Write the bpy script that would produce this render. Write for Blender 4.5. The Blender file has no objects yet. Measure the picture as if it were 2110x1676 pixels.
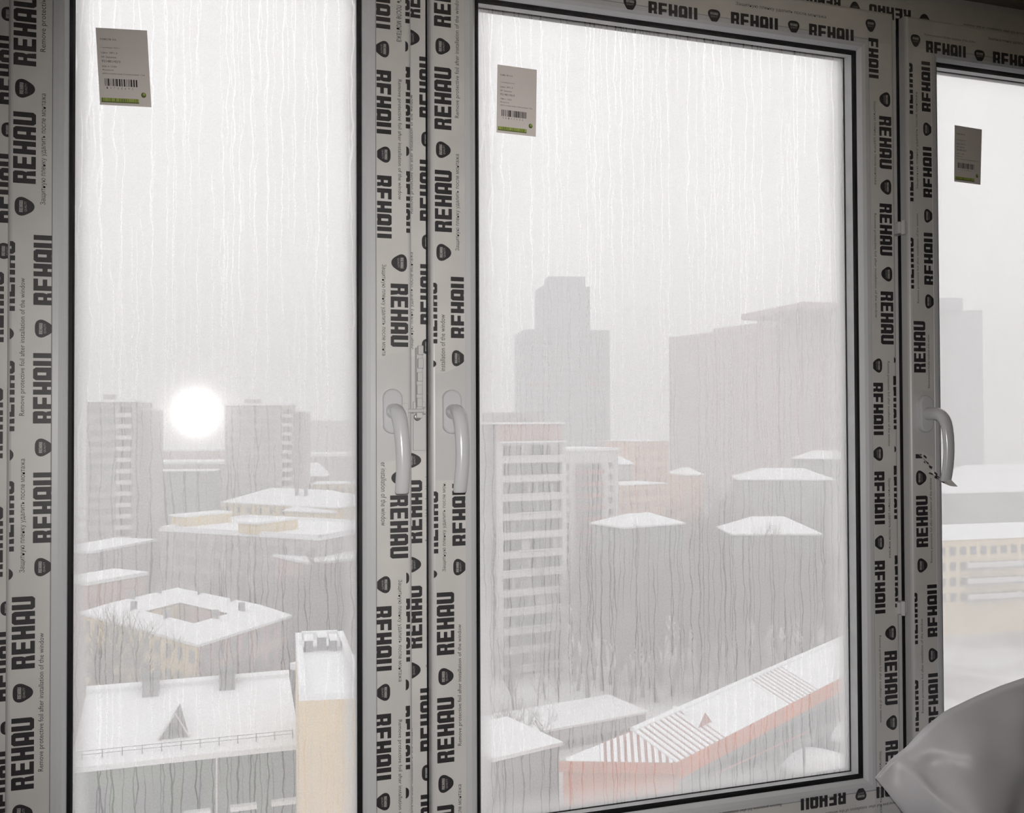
import bpy, math, random
from mathutils import Vector, Matrix
random.seed(7)

# ------------------------------------------------------------------ camera
D, EYE = 1.45, 1.5                      # metres from the sash faces, eye height above the room floor
F_PX, YAW, PITCH, ROLL = 1967.7, math.radians(18.287), math.radians(0.974), math.radians(-0.2205)
W_PX, H_PX = 2110.0, 1676.0
scene = bpy.context.scene
COL = scene.collection
cd = bpy.data.cameras.new('camera')
cam = bpy.data.objects.new('camera', cd); COL.objects.link(cam)
cd.sensor_fit = 'HORIZONTAL'; cd.sensor_width = 36.0
cd.lens = 36.0 * F_PX / W_PX
cd.clip_start = 0.02; cd.clip_end = 6000
fwd = Vector((math.sin(YAW) * math.cos(PITCH), math.cos(YAW) * math.cos(PITCH), math.sin(PITCH)))
rgt0 = Vector((math.cos(YAW), -math.sin(YAW), 0.0)); up0 = rgt0.cross(fwd)
rgt = rgt0 * math.cos(ROLL) + up0 * math.sin(ROLL)
upv = up0 * math.cos(ROLL) - rgt0 * math.sin(ROLL)
M = Matrix((rgt, upv, -fwd)).transposed().to_4x4()
CAM = Vector((0.0, -D, EYE)); M.translation = CAM
cam.matrix_world = M
scene.camera = cam

# ------------------------------------------------------------------ sky, camera flash, exposure
world = bpy.data.worlds.new('winter_sky'); scene.world = world
world.use_nodes = True
wn = world.node_tree.nodes; wn.clear()
bg = wn.new('ShaderNodeBackground'); wo = wn.new('ShaderNodeOutputWorld')
bg.inputs[0].default_value = (1.0, 0.989, 0.986, 1.0); bg.inputs[1].default_value = 1.42
world.node_tree.links.new(bg.outputs[0], wo.inputs[0])
fl = bpy.data.lights.new('camera_flash', 'SPOT')
fl.energy = 57.0; fl.color = (1.0, 0.965, 0.93); fl.shadow_soft_size = 0.011
fl.spot_size = math.radians(86); fl.spot_blend = 1.0
flash = bpy.data.objects.new('camera_flash', fl); COL.objects.link(flash)
flash.location = (0.0, -D, EYE + 0.0335)
flash.rotation_euler = (fwd + Vector((-0.03, 0, -0.11))).to_track_quat('-Z', 'Y').to_euler()
vs = scene.view_settings
vs.view_transform = 'Standard'; vs.look = 'None'; vs.exposure = 0.0; vs.gamma = 1.0; vs.use_curve_mapping = False
scene.cycles.volume_bounces = 2
scene.cycles.use_light_tree = False; scene.cycles.adaptive_threshold = 0.05; scene.cycles.adaptive_min_samples = 16
scene.cycles.caustics_reflective = False; scene.cycles.caustics_refractive = False; scene.cycles.sample_clamp_indirect = 1.0; scene.cycles.blur_glossy = 3.0
scene.cycles.max_bounces = 4; scene.cycles.diffuse_bounces = 2; scene.cycles.glossy_bounces = 2; scene.cycles.transmission_bounces = 3
scene.cycles.transparent_max_bounces = 24
HAZE = 0.0018

# ------------------------------------------------------------------ where a sight line meets a plane of the place
def ray(px, py):
    return (fwd + rgt * ((px - W_PX / 2) / F_PX) + upv * ((H_PX / 2 - py) / F_PX))
def face(px, py, y=0.0):                # point on a vertical plane parallel to the window
    d = ray(px, py); t = (y + D) / d.y; p = CAM + d * t
    return p
def onz(px, py, z):                     # point at a known height
    d = ray(px, py); t = (z - EYE) / d.z
    return CAM + d * t

# ------------------------------------------------------------------ materials
def mat(name, col, rough=0.6, noise=0.0, nscale=5.0, metal=0.0, spec=0.5, col2=None, stretch=None, bump=0.0):
    m = bpy.data.materials.new(name); m.use_nodes = True
    nt = m.node_tree; b = nt.nodes['Principled BSDF']
    b.inputs['Base Color'].default_value = (*col, 1); b.inputs['Roughness'].default_value = rough
    b.inputs['Metallic'].default_value = metal; b.inputs['Specular IOR Level'].default_value = spec
    if noise or col2:
        tc = nt.nodes.new('ShaderNodeTexCoord'); mp = nt.nodes.new('ShaderNodeMapping')
        nz = nt.nodes.new('ShaderNodeTexNoise'); rp = nt.nodes.new('ShaderNodeValToRGB')
        nt.links.new(tc.outputs['Object'], mp.inputs[0]); nt.links.new(mp.outputs[0], nz.inputs['Vector'])
        if stretch: mp.inputs['Scale'].default_value = stretch
        nz.inputs['Scale'].default_value = nscale; nz.inputs['Detail'].default_value = 5
        nt.links.new(nz.outputs[0], rp.inputs[0]); nt.links.new(rp.outputs[0], b.inputs['Base Color'])
        c2 = col2 or tuple(max(0, c * (1 - noise)) for c in col)
        rp.color_ramp.elements[0].position = 0.38; rp.color_ramp.elements[1].position = 0.62
        rp.color_ramp.elements[0].color = (*c2, 1); rp.color_ramp.elements[1].color = (*col, 1)
        if bump:
            bp = nt.nodes.new('ShaderNodeBump'); bp.inputs['Strength'].default_value = bump
            nt.links.new(nz.outputs[0], bp.inputs['Height']); nt.links.new(bp.outputs[0], b.inputs['Normal'])
    return m

PVC = mat('white_plastic', (0.64, 0.635, 0.635), 0.32, 0.04, 9)
BEAD = mat('bead_plastic', (0.63, 0.64, 0.66), 0.28, 0.03, 9)
HANDLE = mat('handle_plastic', (0.63, 0.635, 0.655), 0.17)
FILM = mat('protective_film', (0.70, 0.685, 0.665), 0.36, 0.08, 14)
INK = mat('black_ink', (0.030, 0.027, 0.031), 0.45, 0.25, 60)
INKL = mat('grey_ink', (0.05, 0.047, 0.05), 0.5)
REVERSE = mat('film_showing_through', (0.42, 0.41, 0.40), 0.4)
RUBBER = mat('black_rubber', (0.004, 0.004, 0.005), 0.5, 0.2, 80, spec=0.2)
RUBBER2 = mat('grey_rubber', (0.035, 0.035, 0.04), 0.5, 0.6, 70)
ALU = mat('spacer_aluminium', (0.62, 0.63, 0.64), 0.45, 0.12, 30, metal=0.0)
PAPER = mat('label_paper', (0.86, 0.80, 0.78), 0.7, 0.03, 20)
GREEN = mat('label_green', (0.42, 0.50, 0.12), 0.6)
DKGREEN = mat('label_dark_green', (0.12, 0.17, 0.03), 0.6)
CHROME = mat('screw_metal', (0.85, 0.85, 0.86), 0.22, metal=1.0)
PLASTER = mat('plaster', (0.34, 0.29, 0.21), 0.9, 0.35, 3.5, bump=0.1)
CEIL = mat('brown_ceiling', (0.62, 0.46, 0.20), 0.95, 0.4, 3, bump=0.15)
FLOOR = mat('floor_screed', (0.35, 0.33, 0.31), 0.9, 0.2, 4)
SHEET = mat('grey_sheet', (0.74, 0.73, 0.77), 0.40, 0.06, 6)
SNOW = mat('snow', (0.90, 0.91, 0.93), 0.8, 0.05, 0.3)
SNOWD = mat('trodden_snow', (0.74, 0.745, 0.75), 0.85, col2=(0.26, 0.24, 0.23), nscale=0.045)
CONC = mat('panel_concrete', (0.42, 0.39, 0.385), 0.9, 0.18, 0.35)
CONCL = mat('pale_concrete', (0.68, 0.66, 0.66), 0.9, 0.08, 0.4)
BRICKR = mat('pink_brick', (0.50, 0.36, 0.335), 0.9, 0.15, 0.3)
BEIGE = mat('beige_render', (0.72, 0.56, 0.36), 0.9, 0.10, 0.25)
YELLOW = mat('ochre_render', (0.74, 0.58, 0.34), 0.9, 0.12, 0.25)
PEACH = mat('peach_render', (0.74, 0.50, 0.40), 0.9, 0.1, 0.3)
GREENW = mat('green_wall', (0.095, 0.135, 0.09), 0.9, 0.35, 0.5, stretch=(1, 1, 0.3))
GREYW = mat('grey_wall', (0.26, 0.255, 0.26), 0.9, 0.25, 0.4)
DARKW = mat('dark_glass', (0.055, 0.06, 0.068), 0.25)
ORANGE = mat('orange_wall', (0.66, 0.21, 0.11), 0.85, 0.2, 0.3)
REDROOF = mat('red_roof', (0.45, 0.22, 0.19), 0.7, 0.2, 0.6)
GREYT = mat('grey_tower', (0.34, 0.35, 0.38), 0.8, 0.08, 0.1, stretch=(0.3, 0.3, 3))
REDSL = mat('rose_slab', (0.48, 0.37, 0.35), 0.85, 0.12, 0.06)
BARK = mat('bark', (0.13, 0.105, 0.095), 0.95, 0.3, 2)
TWIG = mat('twigs', (0.17, 0.14, 0.125), 0.95)
STEEL = mat('dark_steel', (0.10, 0.10, 0.10), 0.6)

def clear_glass(name, gloss):
    m = bpy.data.materials.new(name); m.use_nodes = True
    nt = m.node_tree; nt.nodes.clear()
    o = nt.nodes.new('ShaderNodeOutputMaterial'); t = nt.nodes.new('ShaderNodeBsdfTransparent')
    t.inputs[0].default_value = (0.98, 0.98, 0.981, 1)
    if gloss:
        g = nt.nodes.new('ShaderNodeBsdfGlossy'); g.inputs['Roughness'].default_value = gloss
        mx = nt.nodes.new('ShaderNodeMixShader'); mx.inputs[0].default_value = 0.045
        nt.links.new(t.outputs[0], mx.inputs[1]); nt.links.new(g.outputs[0], mx.inputs[2]); nt.links.new(mx.outputs[0], o.inputs[0])
    else:
        nt.links.new(t.outputs[0], o.inputs[0])
    return m
GLASS = clear_glass('clear_glass', 0.0)
GLASS_IN = clear_glass('clear_glass_inner_face', 0.066)

def wet_glass(name, streaks, base, soft):
    """Misted pane: a film of fine drops scatters daylight, run-off tracks leave it clear."""
    m = bpy.data.materials.new(name); m.use_nodes = True
    nt = m.node_tree; N = nt.nodes; L = nt.links; N.clear()
    def math_(op, a, b=None, c=None, clamp=False):
        n = N.new('ShaderNodeMath'); n.operation = op; n.use_clamp = clamp
        for i, v in enumerate((a, b, c)):
            if v is None: continue
            if isinstance(v, (int, float)): n.inputs[i].default_value = v
            else: L.new(v, n.inputs[i])
        return n.outputs[0]
    def noise(vec, scale, detail=2.0, rough=0.5):
        n = N.new('ShaderNodeTexNoise'); n.inputs['Scale'].default_value = scale
        n.inputs['Detail'].default_value = detail; n.inputs['Roughness'].default_value = rough
        L.new(vec, n.inputs['Vector']); return n.outputs[0]
    def smooth(v, a, b):
        n = N.new('ShaderNodeMapRange'); n.interpolation_type = 'SMOOTHSTEP'
        n.inputs['From Min'].default_value = a; n.inputs['From Max'].default_value = b
        L.new(v, n.inputs['Value']); return n.outputs[0]
    tc = N.new('ShaderNodeTexCoord'); sx = N.new('ShaderNodeSeparateXYZ'); L.new(tc.outputs['Object'], sx.inputs[0])
    gx = N.new('ShaderNodeSeparateXYZ'); L.new(tc.outputs['Generated'], gx.inputs[0])
    X, Z = sx.outputs[0], sx.outputs[2]
    def vec(x, y, z):
        c = N.new('ShaderNodeCombineXYZ')
        for i, v in enumerate((x, y, z)):
            if isinstance(v, (int, float)): c.inputs[i].default_value = v
            else: L.new(v, c.inputs[i])
        return c.outputs[0]
    fog_low = noise(vec(X, 0.0, Z), 3.0, 3)
    grain = noise(vec(X, 0.0, Z), 420.0, 2, 0.7)
    F = math_('ADD', math_('MULTIPLY', math_('SUBTRACT', fog_low, 0.5), 0.28), base)
    F = math_('ADD', F, math_('MULTIPLY', math_('SUBTRACT', grain, 0.5), 0.34 if streaks else 0.05))
    ex = math_('MINIMUM', gx.outputs[0], math_('SUBTRACT', 1.0, gx.outputs[0]))
    wob = math_('MULTIPLY', noise(vec(X, 0.0, Z), 7.0, 2), 0.05)
    edge = math_('SUBTRACT', 1.0, smooth(math_('SUBTRACT', ex, math_('SUBTRACT', wob, 0.025)), 0.015, 0.075))
    edge = math_('MAXIMUM', edge, math_('SUBTRACT', 1.0, smooth(gx.outputs[2], 0.0, 0.035)))
    F = math_('ADD', F, math_('MULTIPLY', edge, 0.40))
    if streaks:
        masks = []
        for k, (fr, wid, keep, amp) in enumerate(((58.0, 0.085, 0.40, 1.0), (120.0, 0.13, 0.47, 0.8), (31.0, 0.060, 0.52, 1.0))):
            w1 = math_('MULTIPLY', math_('SUBTRACT', noise(vec(math_('MULTIPLY', X, 1.6), 3.1 * k, math_('MULTIPLY', Z, 1.0)), 11.0, 3, 0.55), 0.5), 0.022)
            xf = math_('MULTIPLY', math_('ADD', X, w1), fr)
            cell = math_('FLOOR', xf); u = math_('FRACT', xf)
            wn_ = N.new('ShaderNodeTexWhiteNoise'); wn_.noise_dimensions = '1D'; L.new(math_('ADD', cell, 17.3 * k + 0.5), wn_.inputs['W'])
            c0 = math_('ADD', math_('MULTIPLY', wn_.outputs[0], 0.6), 0.2)
            dd = math_('ABSOLUTE', math_('SUBTRACT', u, c0))
            thick = math_('MULTIPLY', noise(vec(math_('MULTIPLY', cell, 5.3), 2.2 * k, Z), 9.0, 2), 2.0 * wid)     # thicker and thinner along the run
            ln = N.new('ShaderNodeMapRange'); ln.interpolation_type = 'SMOOTHSTEP'; ln.inputs['From Min'].default_value = 0.25; ln.inputs['From Max'].default_value = 1.0
            ln.inputs['To Min'].default_value = 1.0; ln.inputs['To Max'].default_value = 0.0
            L.new(math_('DIVIDE', dd, math_('MAXIMUM', thick, 0.001)), ln.inputs['Value'])
            br = noise(vec(math_('MULTIPLY', cell, 3.7), 1.3 * k + 0.2, Z), 2.4, 2)
            masks.append(math_('MULTIPLY', math_('MULTIPLY', ln.outputs[0], smooth(br, keep, keep + 0.12)), amp))
        sm = math_('MAXIMUM', math_('MAXIMUM', masks[0], masks[1]), masks[2])
        F = math_('SUBTRACT', F, math_('MULTIPLY', sm, 0.30))
    F = math_('MINIMUM', math_('MAXIMUM', F, 0.06), 0.93)
    tr = N.new('ShaderNodeBsdfTransparent'); tr.inputs[0].default_value = (0.98, 0.98, 0.983, 1)
    tl = N.new('ShaderNodeBsdfTranslucent'); tl.inputs[0].default_value = (0.87, 0.865, 0.865, 1)
    mx = N.new('ShaderNodeMixShader'); L.new(F, mx.inputs[0])
    if soft:
        rf = N.new('ShaderNodeBsdfRefraction'); rf.inputs['IOR'].default_value = 1.12; rf.inputs['Roughness'].default_value = soft
        rf.inputs[0].default_value = (0.97, 0.98, 0.98, 1)
        m2 = N.new('ShaderNodeMixShader'); m2.inputs[0].default_value = 0.8
        L.new(tr.outputs[0], m2.inputs[1]); L.new(rf.outputs[0], m2.inputs[2]); L.new(m2.outputs[0], mx.inputs[1])
    else:
        L.new(tr.outputs[0], mx.inputs[1])
    L.new(tl.outputs[0], mx.inputs[2])
    o = N.new('ShaderNodeOutputMaterial'); L.new(mx.outputs[0], o.inputs[0])
    return m
WET = wet_glass('misted_glass_with_run_marks', True, 0.50, 0.0)
MIST = wet_glass('misted_glass', False, 0.55, 0.0)

# ------------------------------------------------------------------ mesh helpers
OFF = {}
class MB:
    def __init__(s): s.v, s.f, s.m = [], [], []
    def poly(s, pts, mi=0):
        n = len(s.v); s.v += [tuple(p) for p in pts]; s.f.append(list(range(n, n + len(pts)))); s.m.append(mi); return s
    def add(s, v, f, mi=0):
        n = len(s.v); s.v += [tuple(p) for p in v]
        for q in f: s.f.append([n + i for i in q]); s.m.append(mi)
        return s
    def box(s, a, b, mi=0):
        x0, y0, z0 = a; x1, y1, z1 = b
        return s.add([(x0, y0, z0), (x1, y0, z0), (x1, y1, z0), (x0, y1, z0), (x0, y0, z1), (x1, y0, z1), (x1, y1, z1), (x0, y1, z1)],
                     [(0, 3, 2, 1), (4, 5, 6, 7), (0, 1, 5, 4), (1, 2, 6, 5), (2, 3, 7, 6), (3, 0, 4, 7)], mi)
    def prism(s, foot, z0, z1, mi=0):       # foot: list of (x, y), any heights
        n = len(foot)
        zt = z1 if isinstance(z1, (list, tuple)) else [z1] * n
        v = [(p[0], p[1], z0) for p in foot] + [(p[0], p[1], zt[i]) for i, p in enumerate(foot)]
        f = [tuple(range(n - 1, -1, -1)), tuple(range(n, 2 * n))] + [(i, (i + 1) % n, n + (i + 1) % n, n + i) for i in range(n)]
        return s.add(v, f, mi)
    def tube(s, pts, radii, seg=6, mi=0, cap=True):
        rings = []
        for i, p in enumerate(pts):
            p = Vector(p)
            t = (Vector(pts[min(i + 1, len(pts) - 1)]) - Vector(pts[max(i - 1, 0)])).normalized()
            a = t.cross(Vector((0.3, 0.9, 0.2)) if abs(t.y) < 0.9 else Vector((1, 0, 0.1))).normalized(); b = t.cross(a)
            r = radii[i] if isinstance(radii[i], tuple) else (radii[i], radii[i])
            rings.append([p + a * (r[0] * math.cos(k * 2 * math.pi / seg)) + b * (r[1] * math.sin(k * 2 * math.pi / seg)) for k in range(seg)])
        v = [q for r in rings for q in r]; f = []
        for i in range(len(rings) - 1):
            for k in range(seg):
                k2 = (k + 1) % seg
                f.append((i * seg + k, i * seg + k2, (i + 1) * seg + k2, (i + 1) * seg + k))
        if cap:
            f.append(tuple(range(seg - 1, -1, -1))); f.append(tuple(range((len(rings) - 1) * seg, len(rings) * seg)))
        return s.add(v, f, mi)
    def mesh(s, name, off=(0, 0, 0)):
        me = bpy.data.meshes.new(name)
        me.from_pydata([(a - off[0], b - off[1], c - off[2]) for a, b, c in s.v], [], s.f)
        for p, i in zip(me.polygons, s.m): p.material_index = i
        me.update(); return me
    def build(s, name, mats, parent=None, smooth=False, bevel=0.0, fix=True):
        off = OFF[parent.name] if parent else (0, 0, 0)
        me = s.mesh(name, off)
        if fix:
            import bmesh
            bm = bmesh.new(); bm.from_mesh(me); bmesh.ops.recalc_face_normals(bm, faces=bm.faces); bm.to_mesh(me); bm.free()
        for mm in (mats if isinstance(mats, (list, tuple)) else [mats]): me.materials.append(mm)
        o = bpy.data.objects.new(name, me); COL.objects.link(o)
        if parent: o.parent = parent
        OFF[o.name] = off
        if smooth:
            for p in me.polygons: p.use_smooth = True
        if bevel:
            b = o.modifiers.new('bevel', 'BEVEL'); b.width = bevel; b.segments = 2; b.limit_method = 'ANGLE'
        return o
def thing(name, label, cat, loc=(0, 0, 0), group=None, kind=None):
    o = bpy.data.objects.new(name, None); COL.objects.link(o); o.location = loc; o.empty_display_size = 0.1
    OFF[o.name] = tuple(loc)
    tag(o, label, cat, group, kind); return o
def tag(o, label=None, cat=None, group=None, kind=None):
    if label: o['label'] = label
    if cat: o['category'] = cat
    if group: o['group'] = group
    if kind: o['kind'] = kind
    return o
def inst(name, me, parent, loc, rz=0.0, sc=None):        # a repeated piece that shares its mesh
    o = bpy.data.objects.new(name, me); COL.objects.link(o); o.parent = parent
    off = OFF[parent.name]
    o.location = (loc[0] - off[0], loc[1] - off[1], loc[2] - off[2]); o.rotation_euler = (0, 0, rz)
    if sc: o.scale = sc
    return o

# ------------------------------------------------------------------ flat print: heavy block letters, badges, small type
def R_(x0, y0, x1, y1): return [(x0, y0), (x1, y0), (x1, y1), (x0, y1)]
def letter(ch):
    s, w, m = 0.262, 0.67, 0.408
    if ch == 'R': return [R_(0, 0, s, 1), [(s, .79), (.64, .79), (.64, .92), (.57, 1), (s, 1)], R_(m, .57, .64, .79), [(s, .40), (.58, .40), (.64, .57), (s, .57)], [(m - .01, 0), (w, 0), (.62, .40), (m - .01, .40)]]
    if ch == 'E': return [R_(0, 0, s, 1), R_(s, .80, .63, 1), R_(s, .40, .60, .60), R_(s, 0, .65, .20)]
    if ch == 'H': return [R_(0, 0, s, 1), R_(s, .39, m, .61), R_(m, 0, w, 1)]
    if ch == 'A': return [[(0, 0), (s, 0), (s, 1), (.10, 1), (0, .88)], R_(s, .81, m, 1), R_(s, .22, m, .43), [(m, 0), (w, 0), (w, .88), (.57, 1), (m, 1)]]
    if ch == 'U': return [[(.10, 0), (s, 0), (s, 1), (0, 1), (0, .12)], R_(s, 0, m, .19), [(m, 0), (.57, 0), (w, .12), (w, 1), (m, 1)]]
def word(txt='REHAU'):
    out = []
    for i, ch in enumerate(txt):
        for p in letter(ch): out.append([(x + i * 0.75, y) for x, y in p])
    return out, 0.75 * len(txt) - 0.08
def clip(poly, axis, lo, hi):
    for sgn, lim in ((1, lo), (-1, hi)):
        res = []
        for i, a in enumerate(poly):
            b = poly[(i + 1) % len(poly)]
            da, db = sgn * (a[axis] - lim), sgn * (b[axis] - lim)
            if da >= 0: res.append(a)
            if (da > 0 > db) or (da < 0 < db):
                t = da / (da - db); res.append((a[0] + (b[0] - a[0]) * t, a[1] + (b[1] - a[1]) * t))
        poly = res
        if len(poly) < 3: return []
    return poly
BADGE = []
for k in range(28):
    a = 2 * math.pi * k / 28
    r = 0.46 * (1 + 0.10 * math.cos(3 * (a + math.pi / 2)))
    BADGE.append((0.5 + r * math.cos(a), 0.53 + r * math.sin(a) * 0.98))
_txt = {}
def typeset(t):
    """Outline type as flat polygons in a 0..1 by 0..1 box."""
    if t not in _txt:
        c = bpy.data.curves.new('type', 'FONT'); c.body = t; c.resolution_u = 2; c.offset = 0.0
        o = bpy.data.objects.new('type', c); COL.objects.link(o)
        bpy.context.view_layer.update()
        me = o.evaluated_get(bpy.context.evaluated_depsgraph_get()).to_mesh()
        vv = [(v.co.x, v.co.y) for v in me.vertices]; ff = [tuple(p.vertices) for p in me.polygons]
        bpy.data.objects.remove(o); bpy.data.curves.remove(c)
        x0 = min(p[0] for p in vv); x1 = max(p[0] for p in vv); y0 = min(p[1] for p in vv); y1 = max(p[1] for p in vv)
        vv = [((x - x0) / (x1 - x0), (y - y0) / (y1 - y0)) for x, y in vv]
        _txt[t] = [[vv[i] for i in f] for f in ff]
    return _txt[t]
EN = 'Remove protective foil after installation of the window'
RU = 'Защитную пленку удалить после монтажа'

def glyph(kind, c0, c1):
    """Polygons (u, v, material index, layer) with u, v in 0..1; c0..c1 is the part of the height that shows."""
    out = []
    if kind == 'R' or kind[0] == '#':
        ps, wd = word('REHAU' if kind == 'R' else kind[1:])
        for p in ps:
            q = clip(p, 1, c0, c1)
            if q: out.append(([(x / wd, (y - c0) / (c1 - c0)) for x, y in q], 0, 0))
    elif kind == 'B':
        q = clip(BADGE, 1, c0, c1)
        out.append(([(x, (y - c0) / (c1 - c0)) for x, y in q], 0, 0))
        ps, wd = word()
        for p in ps:
            q = clip([(0.21 + x / wd * 0.58, 0.56 + y * 0.17) for x, y in p], 1, c0, c1)
            if q: out.append(([(x, (y - c0) / (c1 - c0)) for x, y in q], 1, 1))
        for p in typeset('QUALITY'):
            q = clip([(0.24 + x * 0.52, 0.37 + y * 0.13) for x, y in p], 1, c0, c1)
            if q: out.append(([(x, (y - c0) / (c1 - c0)) for x, y in q], 1, 1))
    else:
        for p in typeset(kind): out.append((p, 2, 0))
    return out

def lay(mb, items, y):
    """Upright strips. item: kind, x0, x1, y0, y1 in the photo, reading direction, shown part."""
    for it in items:
        kind, x0, x1, y0, y1, rd = it[:6]; c0, c1 = (it[6], it[7]) if len(it) > 6 else (0.0, 1.0)
        cx, cy = (x0 + x1) / 2, (y0 + y1) / 2
        a0 = face(x0, cy, y).x; a1 = face(x1, cy, y).x
        z0 = face(cx, y0, y).z; z1 = face(cx, y1, y).z
        for p, mi, lay_ in glyph(kind, c0, c1):
            q = []
            for u, v in p:
                if rd == 'u': X, Z = a1 + (a0 - a1) * v, z1 + (z0 - z1) * u     # bottom to top, letter tops to the left
                else: X, Z = a0 + (a1 - a0) * v, z0 + (z1 - z0) * u             # top to bottom, letter tops to the right
                q.append((X, y - 0.0002 * lay_, Z))
            mb.poly(q, mi)
def lay_h(mb, items, y):
    """Strips along the rails. item: kind, left end, right end of the middle line in the photo, height in metres, upright, shown part."""
    for it in items:
        kind, x0, y0, x1, y1, h, upright = it[:7]; c0, c1 = (it[7], it[8]) if len(it) > 7 else (0.0, 1.0)
        p0, p1 = face(x0, y0, y), face(x1, y1, y); z = (p0.z + p1.z) / 2
        for p, mi, lay_ in glyph(kind, c0, c1):
            q = []
            for u, v in p:
                if not upright: u, v = 1 - u, 1 - v
                q.append((p0.x + (p1.x - p0.x) * u, y - 0.0002 * lay_, z + (v - 0.5) * h))
            mb.poly(q, mi)
PRINT = [INK, REVERSE, INKL]

# ------------------------------------------------------------------ the window: three sashes in a fixed frame
Z0, Z1 = 0.775, 2.259                    # sash outer edges
YR = 0.0222                              # faces of the fixed frame lie this far behind the sash faces
SASH = [(-0.2458, 0.3164), (0.3470, 1.2291), (1.2580, 2.0200)]
def ring(x0, x1, z0, z1, prof):
    """Four mitred members from one section; prof: (inset from the outer edge, y)."""
    out = []
    n = len(prof)
    cs = [(x0, z0, 1, 1), (x1, z0, -1, 1), (x1, z1, -1, -1), (x0, z1, 1, -1)]
    for k in range(4):
        A, B = cs[k], cs[(k + 1) % 4]; mb = MB()
        v = [(A[0] + A[2] * a, y, A[1] + A[3] * a) for a, y in prof] + [(B[0] + B[2] * a, y, B[1] + B[3] * a) for a, y in prof]
        f = [(i, (i + 1) % n, n + (i + 1) % n, n + i) for i in range(n)] + [tuple(range(n)), tuple(range(2 * n - 1, n - 1, -1))]
        mb.add(v, f); out.append(mb)
    return out                            # bottom, right, top, left
SASH_PROF = [(0.0, 0.0218), (0.0, 0.0055), (0.0012, 0.0022), (0.0036, 0.0004), (0.006, 0.0), (0.0552, 0.0), (0.0552, 0.012), (0.0745, 0.030), (0.0745, 0.062), (0.072, 0.07), (0.04, 0.07), (0.04, 0.0218)]
BEAD_PROF = [(0.0556, 0.0100), (0.0556, 0.0010), (0.0566, 0.0002), (0.0640, 0.0004), (0.0700, 0.0030), (0.0745, 0.0088), (0.0762, 0.0135), (0.0762, 0.0158), (0.062, 0.0158)]
GASK_PROF = [(0.0740, 0.0158), (0.0745, 0.0112), (0.0800, 0.0124), (0.0828, 0.0156)]
SPAC_PROF = [(0.0758, 0.0202), (0.0775, 0.0202), (0.0775, 0.0418), (0.0758, 0.0418)]
OUTG_PROF = [(0.0750, 0.0462), (0.0782, 0.0462), (0.0790, 0.0490), (0.0782, 0.0580), (0.0750, 0.0580)]

WLAB = ['narrow white window sash at the left with a glare spot on its glass',
        'wide white window sash between the two posts with a paper label near its top left',
        'white window sash at the far right with film scraps on its handle']
windows = []
for k, (x0, x1) in enumerate(SASH):
    w = thing('window_%d' % (k + 1), WLAB[k], None, (x0, 0, Z0), kind='structure')
    windows.append(w)
    for nm, mb in zip(('rail', 'stile', 'rail', 'stile'), ring(x0, x1, Z0, Z1, SASH_PROF)): mb.build(nm, PVC, w)
    for mb in ring(x0, x1, Z0, Z1, BEAD_PROF): mb.build('glazing_bead', BEAD, w)
    for nm, prof, mm in (('gasket', GASK_PROF, RUBBER), ('spacer_bar', SPAC_PROF, ALU), ('outer_gasket', OUTG_PROF, RUBBER2)):
        for mb in ring(x0, x1, Z0, Z1, prof): mb.build(nm, mm, w)
    g0, g1, h0, h1 = x0 + 0.0752, x1 - 0.0752, Z0 + 0.0752, Z1 - 0.0752
    for nm, ya, yb in (('inner_pane', 0.0160, 0.0200), ('outer_pane', 0.0420, 0.0460)):
        mb = MB(); mb.box((g0, ya, h0), (g1, yb, h1))
        o = mb.build(nm, [GLASS, GLASS_IN if ya < 0.03 else (MIST if k == 2 else WET)], w, fix=False)
        for p in o.data.polygons:
            if ya < 0.03 and p.normal.y < -0.5: p.material_index = 1
            if ya > 0.03 and p.normal.y > 0.5: p.material_index = 1
w1, w2, w3 = windows

# the fixed frame and its posts
FX0, FX1, FZ0, FZ1 = -0.345, 2.095, 0.700, 2.318
tf = thing('trim_1', 'fixed white window frame with two posts behind the sashes', None, (FX0, 0, FZ0), kind='structure')
for nm, a, b in (('jamb', (FX0, YR, FZ0), (SASH[0][0] + 0.035, 0.09, FZ1)), ('jamb', (SASH[2][1] - 0.035, YR, FZ0), (FX1, 0.09, FZ1)),
                 ('post', (SASH[0][1] - 0.035, YR, Z0 + 0.035), (SASH[1][0] + 0.035, 0.09, Z1 - 0.035)),
                 ('post', (SASH[1][1] - 0.035, YR, Z0 + 0.035), (SASH[2][0] + 0.035, 0.09, Z1 - 0.035)),
                 ('head', (SASH[0][0] + 0.035, YR, Z1 - 0.035), (SASH[2][1] - 0.035, 0.09, FZ1)),
                 ('bottom_rail', (SASH[0][0] + 0.035, YR, FZ0), (SASH[2][1] - 0.035, 0.09, Z0 + 0.035))):
    MB().box(a, b).build(nm, PVC, tf)
# dark seal lines beside the posts
for xa, xb in ((1.2520, 1.2575), (0.3440, 0.3465)):
    MB().box((xa, YR - 0.0022, Z0), (xb, YR - 0.0001, Z1)).build('seal', RUBBER, tf)

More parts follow.
